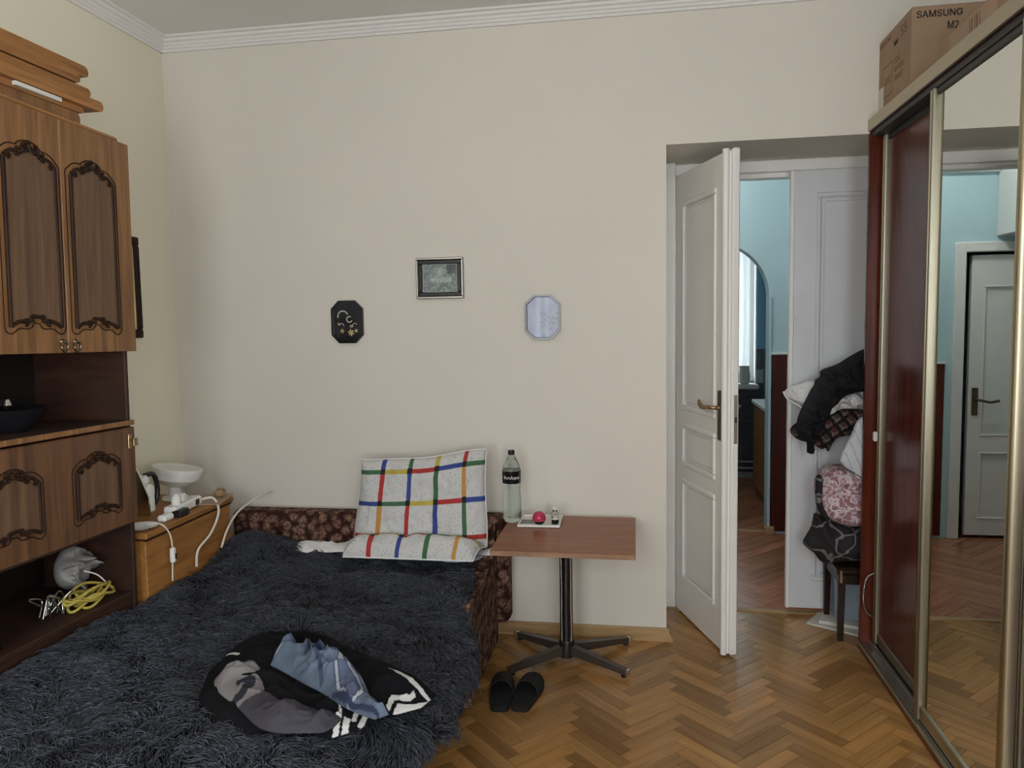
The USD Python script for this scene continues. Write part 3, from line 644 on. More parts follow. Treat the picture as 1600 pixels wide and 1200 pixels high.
obj('switch', box(.024, .034, .045, .075, .008, .034, .003), 'black_plastic', ps)
obj('plug', lathe([(.018, 0), (.02, .004), (.02, .03), (.01, .045)], 16, (0, -.07, .04)), 'white_plastic', ps)
obj('plug', move(box(-.015, .015, -.02, .02, 0, .035, .006), (.0, -.02, .042)), 'white_plastic', ps)
obj('adapter', box(-.02, .025, -.05, .02, 0, .032, .006).apply_translation((-1.945, 2.95, CT+.001)), 'black_plastic', label='black plug adapter in front of the power strip', cat='adapter')
obj('adapter', box(-.02, .02, -.04, .03, 0, .028, .008).apply_translation((-1.96, 2.86, CT+.001)), 'white_plastic', label='white plug adapter lying left of the power strip', cat='adapter')
def cord(label, pts, r=.004, m='white_cord'): return obj('cord', tube(spline(pts, 10), r, 8), m, label=label, cat='cord')
cord('thick white cord hanging in a curve down the chest front from the power strip', [(-1.985, 3.14, CT+.02), (-1.93, 3.17, CT+.025), (-1.905, 3.17, .70), (-1.905, 3.10, .62), (-1.91, 3.0, .57), (-1.912, 2.985, .50)], .0058)
cord('white cord falling from the back wall behind the sofa bed end', [(-1.86, 3.60, .70), (-1.87, 3.48, .695), (-1.90, 3.34, .66), (-1.905, 3.24, .60), (-1.90, 3.17, .53)], .0052)
ic = thing('switch_cord', 'thin cream cord with an inline switch hanging down the chest front', 'cord')
obj('cable', tube(spline([(-2.0, 2.76, CT+.008), (-1.93, 2.77, CT+.012), (-1.908, 2.80, .70), (-1.908, 2.815, .62), (-1.906, 2.805, .56), (-1.906, 2.80, .50)], 10), .0035, 8), 'white_cord', ic)
obj('inline_switch', box(-1.912, -1.892, 2.793, 2.818, .575, .64, .006), 'white_plastic', ic)
obj('rocker', box(-1.893, -1.889, 2.806, 2.816, .59, .615, .002), 'black_plastic', ic)
ir = thing('clothes_iron', 'white and black clothes iron standing at the near end of the chest', 'iron', (-2.13, 2.93, CT+.002))
obj('soleplate', move(prism([(-.05, 0), (.05, 0), (.05, .08), (.0, .2), (-.05, .08)], .01), (0, 0, 0), rx=math.pi/2, rz=.0), 'chrome', ir)
obj('iron_body', cat(box(-.045, .045, .0, .05, .002, .13, .012), box(-.03, .03, .0, .04, .13, .17, .012)), 'white_plastic', ir)
obj('iron_handle', tube(spline([(0, .045, .02), (0, .11, .035), (0, .125, .10), (0, .10, .16), (0, .04, .165)], 8), .011, 10), 'black_plastic', ir)
obj('saucer', lathe([(.03, 0), (.035, .003), (.065, .012), (.067, .014), (.03, .006)], 28, (-1.98, 2.72, CT+.002)), 'white_plastic', label='small white saucer at the near end of the chest', cat='saucer')

# picture on the left wall
pf = thing('wall_picture', 'dark framed picture on the left wall, mostly hidden by the tall cabinet', 'picture', (L, 0, 0))
y0, y1, z0, z1 = 2.93, 3.325, 1.505, 1.985
obj('frame', cat(box(.002, .03, y0, y1, z1-.04, z1, .006), box(.002, .03, y0, y1, z0, z0+.04, .006), box(.002, .03, y0, y0+.04, z0+.04, z1-.04, .006), box(.002, .03, y1-.04, y1, z0+.04, z1-.04, .006)), 'carving_wood', pf)
obj('gold_slip', cat(box(.004, .024, y0+.04, y1-.04, z1-.052, z1-.04, .002), box(.004, .024, y0+.04, y1-.04, z0+.04, z0+.052, .002), box(.004, .024, y1-.052, y1-.04, z0+.052, z1-.052, .002)), 'gold_leaf', pf)
obj('canvas', box(.003, .012, y0+.04, y1-.04, z0+.04, z1-.04), 'black_fabric', pf)

# ================================================================== sofa bed
sb = thing('sofa_bed', 'brown floral sofa bed folded out along the back wall', 'sofa bed', (0, 0, 0))
HB0, HB1 = -2.02, -.60
def soft(x0, x1, y0, y1, z0, z1, c):  return box(x0, x1, y0, y1, z0, z1, c)
obj('backrest', cat(soft(HB0, HB1-.0, 3.47, 3.59, .10, .625, .025)), 'floral_velour', sb)
arm = prism([(2.83, 0.03), (3.47, 0.03), (3.47, .60), (3.455, .61), (3.43, .56), (3.38, .455), (3.1, .43), (2.86, .425), (2.83, .39)], .10)
obj('arm', move(stand(arm, 'x'), (-.755, 0, 0)), 'floral_velour', sb)
obj('arm_trim', cat(box(-.763, -.647, 2.822, 2.83, .02, .40, .002)), 'floral_velour', sb)
obj('mattress', box(-1.90, -.76, 1.0, 3.47, .20, .36, .04), 'floral_velour', sb)
obj('base', box(-1.88, -.78, 1.02, 3.45, .03, .20, .01), 'carving_wood', sb)
sh = cloth([(-1.60, 3.30), (-1.35, 3.34), (-1.15, 3.36), (-.9, 3.36), (-.64, 3.36), (-.62, 3.45), (-1.0, 3.46), (-1.6, 3.45)], .475, .03, .012, 3, .02)
obj('bed_sheet', sh[0], 'white_fabric', label='edge of a white sheet between fur throw and backrest', cat='sheet', smooth=True)

# ------------------------------------------------------------------ fur throw
bl = thing('fur_throw', 'dark slate grey long-pile fur throw covering the whole bed', 'blanket', (0, 0, 0))
def smooth(a, b, t): t = np.clip((t-a)/(b-a), 0, 1); return t*t*(3-2*t)
NY, NU = 150, 130
ys = np.linspace(.85, 3.37, NY)
U = np.linspace(0, 1, NU)
V = np.zeros((NY, NU, 3))
for i, y in enumerate(ys):
    k = smooth(2.78, 2.92, y)                       # 0 beside the open side, 1 over the arm
    xr = float(np.interp(y, [.8, 1.6, 1.9, 2.25, 2.5, 2.75, 2.95, 3.4], [-.86, -.76, -.675, -.60, -.615, -.66, -.70, -.74])) + .012*math.sin(y*13)
    hang = .085*(1-k) + .02*k + .02*(1-k)*math.sin(y*14+1)
    top_w = xr+1.915; tot = top_w+hang
    s = U*tot
    x = np.where(s < top_w, -1.915+s, xr+.02*np.minimum((s-top_w)/.05, 1))
    q = np.stack([x*2.3, np.full(NU, y)*2.3, np.zeros(NU)], 1)
    z = .425 + .05*(meshkit.fbm(q, 3, 4)-.5)*2
    z += .055*np.exp(-((x+1.72)/.22)**2-((y-3.28)/.25)**2)       # hump by the chest
    z += .045*smooth(-1.6, -1.9, x)                              # rides up against the cabinet
    z += .03*k*smooth(-.95, -.76, x)                             # over the arm
    z -= .02*(1-k)*smooth(-.8, -.63, x)
    edge = np.where(s < top_w, 0, s-top_w)
    z = z-edge - .018*smooth(top_w-.06, top_w, s)
    V[i] = np.stack([x, np.full(NU, y)+.012*np.sin(s*11+y*4), z], 1)
gv = V.reshape(-1, 3)
f = []
for i in range(NY-1):
    for j in range(NU-1):
        a = i*NU+j; f += [(a, a+1, a+NU+1), (a, a+NU+1, a+NU)]
f = np.array(f)
throw = trimesh.Trimesh(gv, f, process=False)
vn = np.array(throw.vertex_normals)
under = gv-vn*.012
fb = f[:, ::-1]+len(gv)
rim = [i for i in range(NU)] + [i*NU+NU-1 for i in range(1, NY)] + [(NY-1)*NU+j for j in range(NU-2, -1, -1)] + [i*NU for i in range(NY-2, 0, -1)]
side = []
for a, b in zip(rim, rim[1:]+rim[:1]): side += [(a, b+len(gv), b), (a, a+len(gv), b+len(gv))]
obj('backing_cloth', trimesh.Trimesh(np.vstack([gv, under]), np.vstack([f, fb, side]), process=False), 'slate_pile', bl, smooth=True)
NS = 62000
area = throw.area_faces*np.where(gv[f].mean(1)[:, 1] < 1.25, .25, 1.0)
fi = RNG.choice(len(f), NS, p=area/area.sum())
w = RNG.dirichlet((1, 1, 1), NS)
root = (gv[f[fi]]*w[:, :, None]).sum(1); nrm = throw.face_normals[fi]
q = root*np.array([7, 7, 7])
flow = np.stack([meshkit.noise(q, 11)-.5, meshkit.noise(q, 12)-.5, np.zeros(NS)], 1)*3.2
q2 = root*28
flow += np.stack([meshkit.noise(q2, 13)-.5, meshkit.noise(q2, 14)-.5, np.zeros(NS)], 1)*2.4
flow += RNG.normal(0, .35, (NS, 3))*np.array([1, 1, .3]) + np.array([.25, -.45, 0])
flow -= nrm*(flow*nrm).sum(1, keepdims=True)
ln = RNG.uniform(.045, .085, NS)[:, None]
dirv = nrm*.55+flow*.55; dirv /= np.linalg.norm(dirv, axis=1, keepdims=True)
dir2 = flow*.8+nrm*.10+np.array([0, 0, -.16]); dir2 /= np.linalg.norm(dir2, axis=1, keepdims=True)
over = (root[:, 1] > 2.84) & (root[:, 0] > -.80)
ln[over] *= .55
P0 = root-nrm*.002; P1 = root+dirv*ln*.34; P2 = P1+(dirv*.45+dir2*.55)*ln*.36; P3 = P2+dir2*ln*.36
# strands gather into tufts
from scipy.spatial import cKDTree
lead = RNG.choice(NS, 6500, replace=False)
near = lead[cKDTree(root[lead]).query(root)[1]]
w1 = RNG.uniform(.35, .8, (NS, 1))
P2 = P2*(1-w1*.45)+P2[near]*w1*.45; P3 = P3*(1-w1*.9)+P3[near]*w1*.9
pts = np.stack([P0, P1, P2, P3], 1).reshape(-1, 3)
pts[:, 0] = np.maximum(pts[:, 0], -1.918)
hair = UsdGeom.BasisCurves.Define(stage, str(bl.GetPath())+'/pile')
hair.CreateTypeAttr('linear')
hair.CreateCurveVertexCountsAttr(Vt.IntArray.FromNumpy(np.full(NS, 4, np.int32)))
hair.CreatePointsAttr(Vt.Vec3fArray.FromNumpy(pts.astype(np.float32)))
hair.CreateWidthsAttr(Vt.FloatArray.FromNumpy(np.tile(np.array([.0034, .0032, .0025, .0008], np.float32), NS)))
hair.SetWidthsInterpolation('vertex')
mat('fur_strand', {'g': ('geometry', {}), 'h': ('noise_texture', {'scale': 90, 'detail': 2}), 'r': ('rgb_ramp', {'ramp': [(.30, (.024, .027, .036)), (.5, (.050, .055, .070)), (.70, (.098, .106, .130))]}), 'p': ('principled_bsdf', {'roughness': .6, 'specular_ior_level': .3})},
    [('g.position', 'h.vector'), ('h.fac', 'r.fac'), ('r.color', 'p.base_color')])
UsdShade.MaterialBindingAPI.Apply(hair.GetPrim()).Bind(MAT['fur_strand'])
tag(hair.GetPrim(), kind='stuff')

# ------------------------------------------------------------------ checked pillow leaning on the backrest
RED, BLUE, GREEN, YEL, ORG, WHT = (.42, .035, .03), (.035, .06, .26), (.05, .14, .06), (.50, .40, .07), (.52, .26, .06), (.60, .60, .585)
NXP, NZP = 190, 170
uu, vv = np.meshgrid(np.linspace(0, 1, NXP), np.linspace(0, 1, NZP))
def pillow_surface(u, v, side):
    # v: 0 at the front lower edge lying on the bed, bends up at .28, 1 at the top
    s = v*.585
    k = .172
    lie = np.minimum(s, k); upv = np.maximum(s-k, 0)
    tilt = math.radians(10)
    y = 3.165+lie + .02*smooth(.11, .172, s) + upv*math.sin(tilt)
    z = .508+.03*np.sin(np.minimum(s/k, 1)*math.pi) + upv*math.cos(tilt)
    wdt = .62-.02*np.cos(v*6)
    x = -1.00 + (u-.5)*wdt + .018*np.sin(v*7)*(u-.5) + .012*(v-.5)
    z = z + .045*smooth(.45, 1.0, u)*smooth(.25, 1, v) - .012*smooth(.6, 0, u)*v
    edge = np.minimum(np.minimum(u, 1-u)/.22, np.minimum(v, 1-v)/.22)
    puf = .062*np.sqrt(np.clip(1-(1-np.clip(edge, 0, 1))**2, 0, 1))
    crease = 1-.62*np.exp(-((s-k)/.03)**2)
    wr = .020*(meshkit.noise(np.stack([u*9, v*7, u*0], -1), 21)-.5)+.010*(meshkit.noise(np.stack([u*22, v*18, u*0], -1), 22)-.5)
    off = (puf*crease+wr*np.clip(edge*3, 0, 1))*side
    bend = smooth(k-.05, k+.05, s)
    return np.stack([x, y-off*(.25+.75*bend)*1.0, z+off*(1-bend)*.9+off*bend*.10], -1)
F_ = pillow_surface(uu, vv, 1).reshape(-1, 3); B_ = pillow_surface(uu, vv, -.55).reshape(-1, 3)
f = []
for i in range(NZP-1):
    for j in range(NXP-1):
        a = i*NXP+j; f += [(a, a+1, a+NXP+1), (a, a+NXP+1, a+NXP)]
f = np.array(f)
col = np.tile(np.array(WHT), (NZP, NXP, 1))
col[RNG.random((NZP, NXP)) > .955] = (.30, .31, .36)
VX, HZ = [.20, .42, .635, .855], [.16, .305, .62, .89]
HZ = [.175, .385, .65, .905]
vc = [[RED, BLUE, GREEN, YEL], [YEL, RED, BLUE, GREEN], [RED, BLUE, GREEN, ORG], [BLUE, GREEN, YEL, RED], [BLUE, GREEN, YEL, RED]]
vc = [[RED, BLUE, GREEN, ORG], [ORG, GREEN, YEL, ORG], [ORG, RED, BLUE, GREEN], [RED, BLUE, GREEN, ORG], [BLUE, GREEN, YEL, RED]]
hc = [[YEL, YEL, RED, GREEN, YEL], [RED, BLUE, GREEN, YEL, RED], [BLUE, GREEN, YEL, RED, BLUE], [GREEN, YEL, RED, BLUE, GREEN]]
for i, z in enumerate(HZ):
    for j in range(5):
        x0 = 0 if j == 0 else VX[j-1]; x1 = 1 if j == 4 else VX[j]
        mk = (np.abs(vv-z) < .018) & (uu >= x0) & (uu <= x1); col[mk] = hc[i][j]
for j, x in enumerate(VX):
    for i in range(5):
        z0 = 0 if i == 0 else HZ[i-1]; z1 = 1 if i == 4 else HZ[i]
        mk = (np.abs(uu-x) < .017) & (vv >= z0) & (vv <= z1); col[mk] = vc[i][j]
for x in VX:
    for z in HZ: col[(np.abs(uu-x) < .018) & (np.abs(vv-z) < .019)] = (.012, .012, .016)
col = col.reshape(-1, 3)
pl = thing('pillow', 'white pillow with a red, blue, green and yellow check, leaning on the backrest', 'pillow')
obj('pillowcase', trimesh.Trimesh(np.vstack([F_, B_]), np.vstack([f, f[:, ::-1]+len(F_)]), process=False), 'printed_cotton', pl, col=np.vstack([col, col]))
rimp = np.vstack([pillow_surface(U_, V_, 0.0) for U_, V_ in ((np.linspace(0, 1, 60), np.zeros(60)), (np.ones(60), np.linspace(0, 1, 60)), (np.linspace(1, 0, 60), np.ones(60)), (np.zeros(60), np.linspace(1, 0, 60)))])
obj('seam', tube(rimp[::2], .004, 6), 'white_fabric', pl)
tw = cloth([(-.86, 3.215), (-.78, 3.205), (-.70, 3.25), (-.69, 3.31), (-.74, 3.30), (-.80, 3.26)], .488, .022, .008, 5, .012)
obj('folded_cloth', tw[0], 'blue_cloth' if 'blue_cloth' in MAT else 'paper_blue', label='corner of blue cloth under the right end of the checked pillow', cat='cloth', smooth=True)

# ------------------------------------------------------------------ clothes on the bed
def blanket_top(x, y): return .455
ZB = .468
stripes = [[(-.809, 1.876), (-.793, 1.878), (-.775, 1.8), (-.789, 1.798)], [(-.785, 1.872), (-.765, 1.868), (-.752, 1.803), (-.767, 1.801)], [(-.771, 1.935), (-.756, 1.926), (-.749, 1.863), (-.761, 1.862)], [(-.742, 1.913), (-.727, 1.911), (-.728, 1.855), (-.74, 1.854)],
    [(-.694, 1.955), (-.690, 1.99), (-.641, 2.010), (-.634, 2.026), (-.624, 2.013), (-.636, 1.991), (-.676, 1.974), (-.681, 1.939)], [(-.674, 1.912), (-.664, 1.967), (-.616, 1.990), (-.589, 2.016), (-.582, 1.996), (-.612, 1.972), (-.648, 1.948), (-.664, 1.912)],
    [(-.754, 2.150), (-.703, 2.118), (-.613, 2.047), (-.571, 2.021), (-.572, 2.007), (-.632, 2.04), (-.71, 2.102)], [(-1.325, 2.215), (-1.29, 2.20), (-1.262, 2.185), (-1.265, 2.176), (-1.295, 2.190), (-1.327, 2.204)], [(-.822, 1.925), (-.80, 1.895), (-.795, 1.88), (-.803, 1.88)]]
def paint_pants(p):
    c = np.tile(np.array((.008, .008, .010)), (len(p), 1))
    for s in stripes: c[inpoly(p, s)] = (.62, .62, .60)
    return c
pts_ = [(-1.339, 2.251), (-1.334, 2.357), (-1.263, 2.405), (-1.124, 2.439), (-1.033, 2.394), (-.907, 2.304), (-.77, 2.224), (-.667, 2.161), (-.575, 2.06), (-.60, 1.985), (-.659, 1.94), (-.700, 1.93), (-.735, 1.85), (-.80, 1.795), (-.85, 1.81), (-.92, 1.83), (-1.034, 1.80), (-1.15, 1.83), (-1.26, 1.94), (-1.33, 2.11)]
m, c = cloth(pts_, ZB, .035, .0027, 2, .030, 9, .045, paint_pants, rnd=0)
obj('track_pants', m, 'knit', label='black track pants with white striped cuffs spread on the fur throw', cat='trousers', col=c)
gpoly = [(-1.255, 2.02), (-1.25, 2.09), (-1.193, 2.13), (-1.15, 2.11), (-1.07, 1.992), (-1.02, 1.945), (-.958, 1.908), (-.80, 1.872), (-.80, 1.795), (-.86, 1.775), (-.931, 1.768), (-.996, 1.79), (-1.099, 1.875), (-1.20, 1.95)]
seven = [(-1.165, 1.985), (-1.145, 2.035), (-1.112, 2.012), (-1.100, 1.974), (-1.10, 1.900), (-1.118, 1.886), (-1.133, 1.905), (-1.126, 1.948), (-1.134, 1.978), (-1.146, 1.958)]
def paint_grey(p):
    c = np.tile(np.array((.065, .062, .075)), (len(p), 1))
    badge = inpoly(p, [(-1.27, 1.98), (-1.26, 2.09), (-1.193, 2.135), (-1.14, 2.11), (-1.055, 1.98), (-1.06, 1.93), (-1.10, 1.87), (-1.17, 1.87)])
    c[badge] = (.22, .205, .21)
    c[inpoly(p, seven)] = (.030, .032, .045)
    return c
m, c = cloth(gpoly, ZB+.022, .045, .0045, 6, .026, 12, .03, paint_grey)
obj('sweatshirt', m, 'knit', label='grey knitted top with a dark angular emblem, bunched left of the jeans', cat='top', col=c)
dpoly = [(-1.115, 2.10), (-1.15, 2.235), (-1.122, 2.275), (-1.085, 2.24), (-1.061, 2.206), (-1.026, 2.235), (-.949, 2.205), (-.853, 2.113), (-.773, 2.007), (-.728, 1.934), (-.655, 1.865), (-.685, 1.835), (-.737, 1.856), (-.785, 1.882), (-.895, 1.962), (-.944, 1.99), (-1.034, 2.05)]
pocket = [(-.876, 2.035), (-.877, 2.087), (-.822, 2.008), (-.761, 1.948), (-.746, 1.908), (-.77, 1.875), (-.827, 1.939)]
def paint_denim(p):
    n = meshkit.fbm(np.c_[p*14, p[:, :1]*0], 3, 8)[:, None]
    c = np.array((.115, .150, .210))*(.6+.8*n)
    ring = Polygon(pocket).exterior; d = shapely.distance(ring, shapely.points(p))
    c[inpoly(p, pocket)] = (.095, .115, .185); c[d < .0035] = (.32, .34, .36); c[(d > .005) & (d < .008)] = (.05, .06, .10)
    c[inpoly(p, [(-1.01, 2.15), (-.99, 2.18), (-.946, 2.13), (-.941, 2.079), (-.976, 2.10)])] = (.03, .045, .11)
    l1 = shapely.LineString([(-1.112, 2.12), (-1.06, 2.16), (-1.03, 2.185)]); c[shapely.distance(l1, shapely.points(p)) < .004] = (.34, .38, .42)
    l2 = shapely.LineString([(-1.02, 2.17), (-.93, 2.05), (-.89, 1.97)]); d2 = shapely.distance(l2, shapely.points(p)); c[d2 < .006] = (.05, .07, .12)
    l3 = shapely.LineString([(-.84, 1.93), (-.76, 1.875), (-.68, 1.845)]); c[shapely.distance(l3, shapely.points(p)) < .005] = (.03, .04, .08)
    return c
m, c = cloth(dpoly, ZB+.040, .050, .0027, 3, .045, 15, .025, paint_denim, rnd=0)
obj('denim_jeans', m, 'denim', label='faded blue denim garment crumpled on top of the black track pants', cat='jeans', col=c)

# ================================================================== pedestal table and what is on it
TX0, TX1, TY0, TY1, TZ = -.593, .0, 2.982, 3.563, .616
tb = thing('pedestal_table', 'small brown-topped pedestal table with four splayed feet by the bed', 'table', (0, 0, 0))
obj('tabletop', box(TX0, TX1, TY0+.003, TY1, TZ-.022, TZ, .0015), 'table_wood', tb)
obj('edge_band', box(TX0+.002, TX1-.002, TY0, TY0+.003, TZ-.021, TZ-.001), 'table_edge', tb, label='worn pale front edge')
cx_, cy_ = -.312, 3.33
obj('column', lathe([(.030, .095), (.030, TZ-.022)], 24, (cx_, cy_, 0)), 'black_gloss', tb)
for a in (-.7, -2.3):
    obj('column_strip', box(-.005, .005, -.003, .003, .10, TZ-.022, .001).apply_transform(trimesh.transformations.rotation_matrix(a+math.pi/2, (0, 0, 1))).apply_translation((cx_+.0305*math.cos(a), cy_+.0305*math.sin(a), 0)), 'chrome', tb)
obj('hub', lathe([(.034, .028), (.036, .032), (.036, .10), (.033, .106)], 24, (cx_, cy_, 0)), 'black_plastic', tb)
obj('mount_plate', box(cx_-.11, cx_+.11, cy_-.11, cy_+.11, TZ-.028, TZ-.022, .001), 'black_plastic', tb)
for (fx, fy) in ((-.035, 3.205), (-.035, 3.555), (-.575, 3.555), (-.555, 3.16)):
    d = np.array([fx-cx_, fy-cy_]); ln_ = np.linalg.norm(d); a = math.atan2(d[1], d[0])
    lg = m3.Manifold.hull_points(np.array([(.02, s*.016, z) for s in (-1, 1) for z in (.042, .085)] + [(ln_, s*.013, z) for s in (-1, 1) for z in (.012, .034)]))
    l_ = obj('leg', move(lg, (cx_, cy_, 0), rz=a), 'dark_steel', tb, smooth=False)
    obj('leg_cap', move(box(ln_-.006, ln_+.004, -.014, .014, .008, .036, .002), (cx_, cy_, 0), rz=a), 'chrome', l_)
    obj('glide', move(lathe([(.012, 0), (.012, .012)], 12, (ln_-.02, 0, 0)), (cx_, cy_, 0), rz=a), 'black_plastic', l_)
bo = thing('water_bottle', 'clear plastic water bottle with a black label on the table', 'bottle', (-.572, 3.44, TZ+.001))
prof = [(.026, .0), (.036, .003), (.042, .014), (.043, .03), (.0425, .06), (.044, .085), (.041, .12), (.0375, .145), (.041, .172), (.043, .19), (.043, .24), (.0415, .25), (.034, .275), (.022, .297), (.0145, .308), (.0135, .322)]
obj('bottle_body', lathe(prof, 40), 'bottle_plastic', bo, smooth=True)
obj('cap', lathe([(.0148, .318), (.0155, .32), (.0155, .336), (.0135, .339)], 28), 'black_plastic', bo)
obj('neck_ring', lathe([(.0165, .309), (.0175, .311), (.0165, .314)], 28), 'bottle_plastic', bo)
lab = lathe([(.0434, .186), (.0437, .187), (.0437, .243), (.0434, .244)], 40)
obj('label', lab, 'black_gloss', bo, label='black wrap label with pale lettering')
tx = meshkit.text_mesh('BonAqua', .014, .0008, True)
v = tx.vertices.copy(); xm = v[:, 0].mean()
a = (v[:, 0]-xm)/.0438 - math.pi/2 + .15; rr = .0437+v[:, 2]
obj('lettering', trimesh.Trimesh(np.stack([rr*np.cos(a), rr*np.sin(a), .208+v[:, 1]], 1), tx.faces, process=False), 'pearl_inlay', bo, smooth=False)
tray = thing('serving_tray', 'small white rectangular tray on the table', 'tray', (-.438, 3.44, TZ+.001), .02)
obj('tray', cut(box(-.098, .098, -.10, .095, 0, .012, .003), box(-.088, .088, -.09, .085, .004, .05, .002)), 'white_plastic', tray, smooth=False)
ball = thing('trinket_ball', 'round trinket, crimson above and black below, on the white tray', 'ball', (-.437, 3.38, TZ+.006))
ico = trimesh.creation.icosphere(4, .031); ico.apply_translation((0, 0, .030))
def half(lo, hi):
    b = box(-.1, .1, -.1, .1, lo, hi); w_ = m3.Manifold(m3.Mesh(np.asarray(ico.vertices, np.float32), np.asarray(ico.faces, np.uint32)))
    return tm(w_ ^ m3.Manifold(m3.Mesh(np.asarray(b.vertices, np.float32), np.asarray(b.faces, np.uint32))))
obj('upper_shell', half(.0205, .1), 'ball_pink', ball, smooth=40)
obj('lower_shell', half(-.1, .0195), 'black_gloss', ball, smooth=40)
obj('joint', lathe([(.028, .0185), (.0295, .0195), (.0295, .0205), (.028, .0215)], 32), 'gold_leaf', ball)
jar = thing('glass_jar', 'little square glass jar with a dark foot on the right end of the tray', 'jar', (-.366, 3.40, TZ+.006))
obj('foot', lathe([(.016, 0), (.017, .002), (.017, .018), (.015, .02)], 24), 'black_gloss', jar)
obj('glass', lathe([(.016, .021), (.017, .024), (.017, .052), (.012, .058), (.011, .064)], 24), 'clear_glass', jar)
obj('stopper', lathe([(.010, .065), (.012, .067), (.012, .074), (.008, .077)], 20), 'white_plastic', jar)
obj('coaster', box(-.028, .028, -.028, .028, 0, .003, .001).apply_translation((-.497, 3.42, TZ+.006)), 'grey_leather', label='flat grey square at the left end of the white tray', cat='coaster')

# slippers
def slipper(label, x, y, rz):
    t = thing('slipper', label, 'slipper', (x, y, .001), rz)
    o = spline([(-.034, -.122), (0, -.132), (.034, -.122), (.044, -.05), (.050, .04), (.044, .105), (.022, .132), (0, .137), (-.022, .132), (-.044, .105), (-.050, .04), (-.044, -.05)], 6, True)
    obj('sole', prism(o, .022), 'slipper_foam', t, smooth=30)
    a = np.linspace(0, math.pi, 14); rows = []
    for yy_ in np.linspace(-.02, .125, 10):
        w_ = .051*math.sqrt(max(.05, 1-max(0, (yy_-.05)/.088)**2.6))
        h_ = .062*math.sqrt(max(.06, 1-max(0, (yy_+.02)/.16)**2.2))
        rows.append(np.stack([w_*np.cos(a), np.full(14, yy_), .018+h_*np.sin(a)], 1))
    R_ = np.array(rows); n_ = len(rows); v = R_.reshape(-1, 3); v2 = v*np.array([.93, 1, .93])+(0, 0, .001); ff = []
    for i in range(n_-1):
        for j in range(13):
            k = i*14+j; ff += [(k, k+14, k+15), (k, k+15, k+1)]
    ff = np.array(ff)
    loop = list(range(14))+[i*14+13 for i in range(1, n_)]+[(n_-1)*14+j for j in range(12, -1, -1)]+[i*14 for i in range(n_-2, 0, -1)]
    sd = []
    for p_, q_ in zip(loop, loop[1:]+loop[:1]): sd += [(p_, q_, q_+len(v)), (p_, q_+len(v), p_+len(v))]
    obj('upper', trimesh.Trimesh(np.vstack([v, v2]), np.vstack([ff, ff[:, ::-1]+len(v), sd]), process=False), 'slipper_foam', t, smooth=40)
slipper('left black slipper on the parquet, close against the sofa arm', -.552, 2.975, .10)
slipper('right black slipper on the parquet, further from the sofa arm', -.445, 2.985, -.14)

# ================================================================== pictures on the back wall
pc = thing('framed_photo', 'small rectangular photograph in a silver and black frame, highest on the back wall', 'picture', (-.940, D-.002, 1.771), 0)
def ring_rect(w, h, t, y0, y1):
    return cat(box(-w/2, w/2, y1, y0, h/2-t, h/2, .003), box(-w/2, w/2, y1, y0, -h/2, -h/2+t, .003), box(-w/2, -w/2+t, y1, y0, -h/2+t, h/2-t, .003), box(w/2-t, w/2, y1, y0, -h/2+t, h/2-t, .003))
obj('outer_frame', ring_rect(.238, .200, .012, 0, -.022), 'grey_metal', pc)
obj('inner_frame', ring_rect(.214, .176, .020, 0, -.018), 'black_plastic', pc)
N1, N2 = 90, 70
gu, gw = np.meshgrid(np.linspace(-.088, .088, N1), np.linspace(-.069, .069, N2))
pv = np.stack([gu, np.full_like(gu, -.012), gw], -1).reshape(-1, 3)
ff = []
for i in range(N2-1):
    for j in range(N1-1):
        k = i*N1+j; ff += [(k, k+1, k+N1+1), (k, k+N1+1, k+N1)]
tone = .16+.10*meshkit.fbm(np.stack([gu*60, gw*60, gu*0], -1), 3, 2)+.12*(meshkit.noise(np.stack([gu*170, gw*170, gu*0], -1), 7) > .62)
tone += .22*np.exp(-((gw+.008)/.012)**2)*(np.abs(gu-.005) < .055) + .20*np.exp(-((gu)/.022)**2-((gw-.032)/.02)**2)
tone = np.where((gu > .035) & (gw > .02), tone*.45, tone)
tone = np.where((np.abs(gu) > .084) | (np.abs(gw) > .066), .42, tone)
obj('print', trimesh.Trimesh(np.vstack([pv, pv+(0, .004, 0)]), np.vstack([ff, np.array(ff)[:, ::-1]+len(pv)]), process=False), 'glazed_print', pc, col=np.vstack([np.stack([tone*.86, tone*1.02, tone*.98], -1).reshape(-1, 3)]*2))
def octagon(w, h, c): return Polygon([(-w/2+c, -h/2), (w/2-c, -h/2), (w/2, -h/2+c), (w/2, h/2-c), (w/2-c, h/2), (-w/2+c, h/2), (-w/2, h/2-c), (-w/2, -h/2+c)])
def plaque(name, label, x, z, w, h, c, rim_mat, tilt=0):
    t = thing(name, label, 'picture', (x, D-.002, z))
    o, i_ = octagon(w, h, c), octagon(w-.018, h-.018, c-.004)
    obj('rim', stand(prism(Polygon(o.exterior.coords, [i_.exterior.coords[::-1]]), .016)), rim_mat, t, smooth=False)
    return t, i_
pa, oi = plaque('lacquer_plaque', 'black octagonal lacquer plaque with pale flowers, lowest left on the back wall', -1.423, 1.566, .166, .213, .040, 'black_gloss')
obj('plate', stand(prism(oi, .010)), 'black_gloss', pa, smooth=False)
def arcpts(cx0, cz0, r_, a0, a1, n=20): return np.array([(cx0+r_*math.cos(a), -.012, cz0+r_*math.sin(a)) for a in np.linspace(a0, a1, n)])
fl_ = [tube(arcpts(-.022, .028, .026, .3, 3.4), .0038, 6), tube(arcpts(.012, .012, .014, 1.0, 5.9), .0034, 6), tube(arcpts(-.03, -.02, .012, 0, 3.0), .002, 6), tube(arcpts(.04, -.02, .012, .5, 3.6), .002, 6)]
obj('flower_inlay', cat(*fl_), 'pearl_inlay', pa)
pet = []
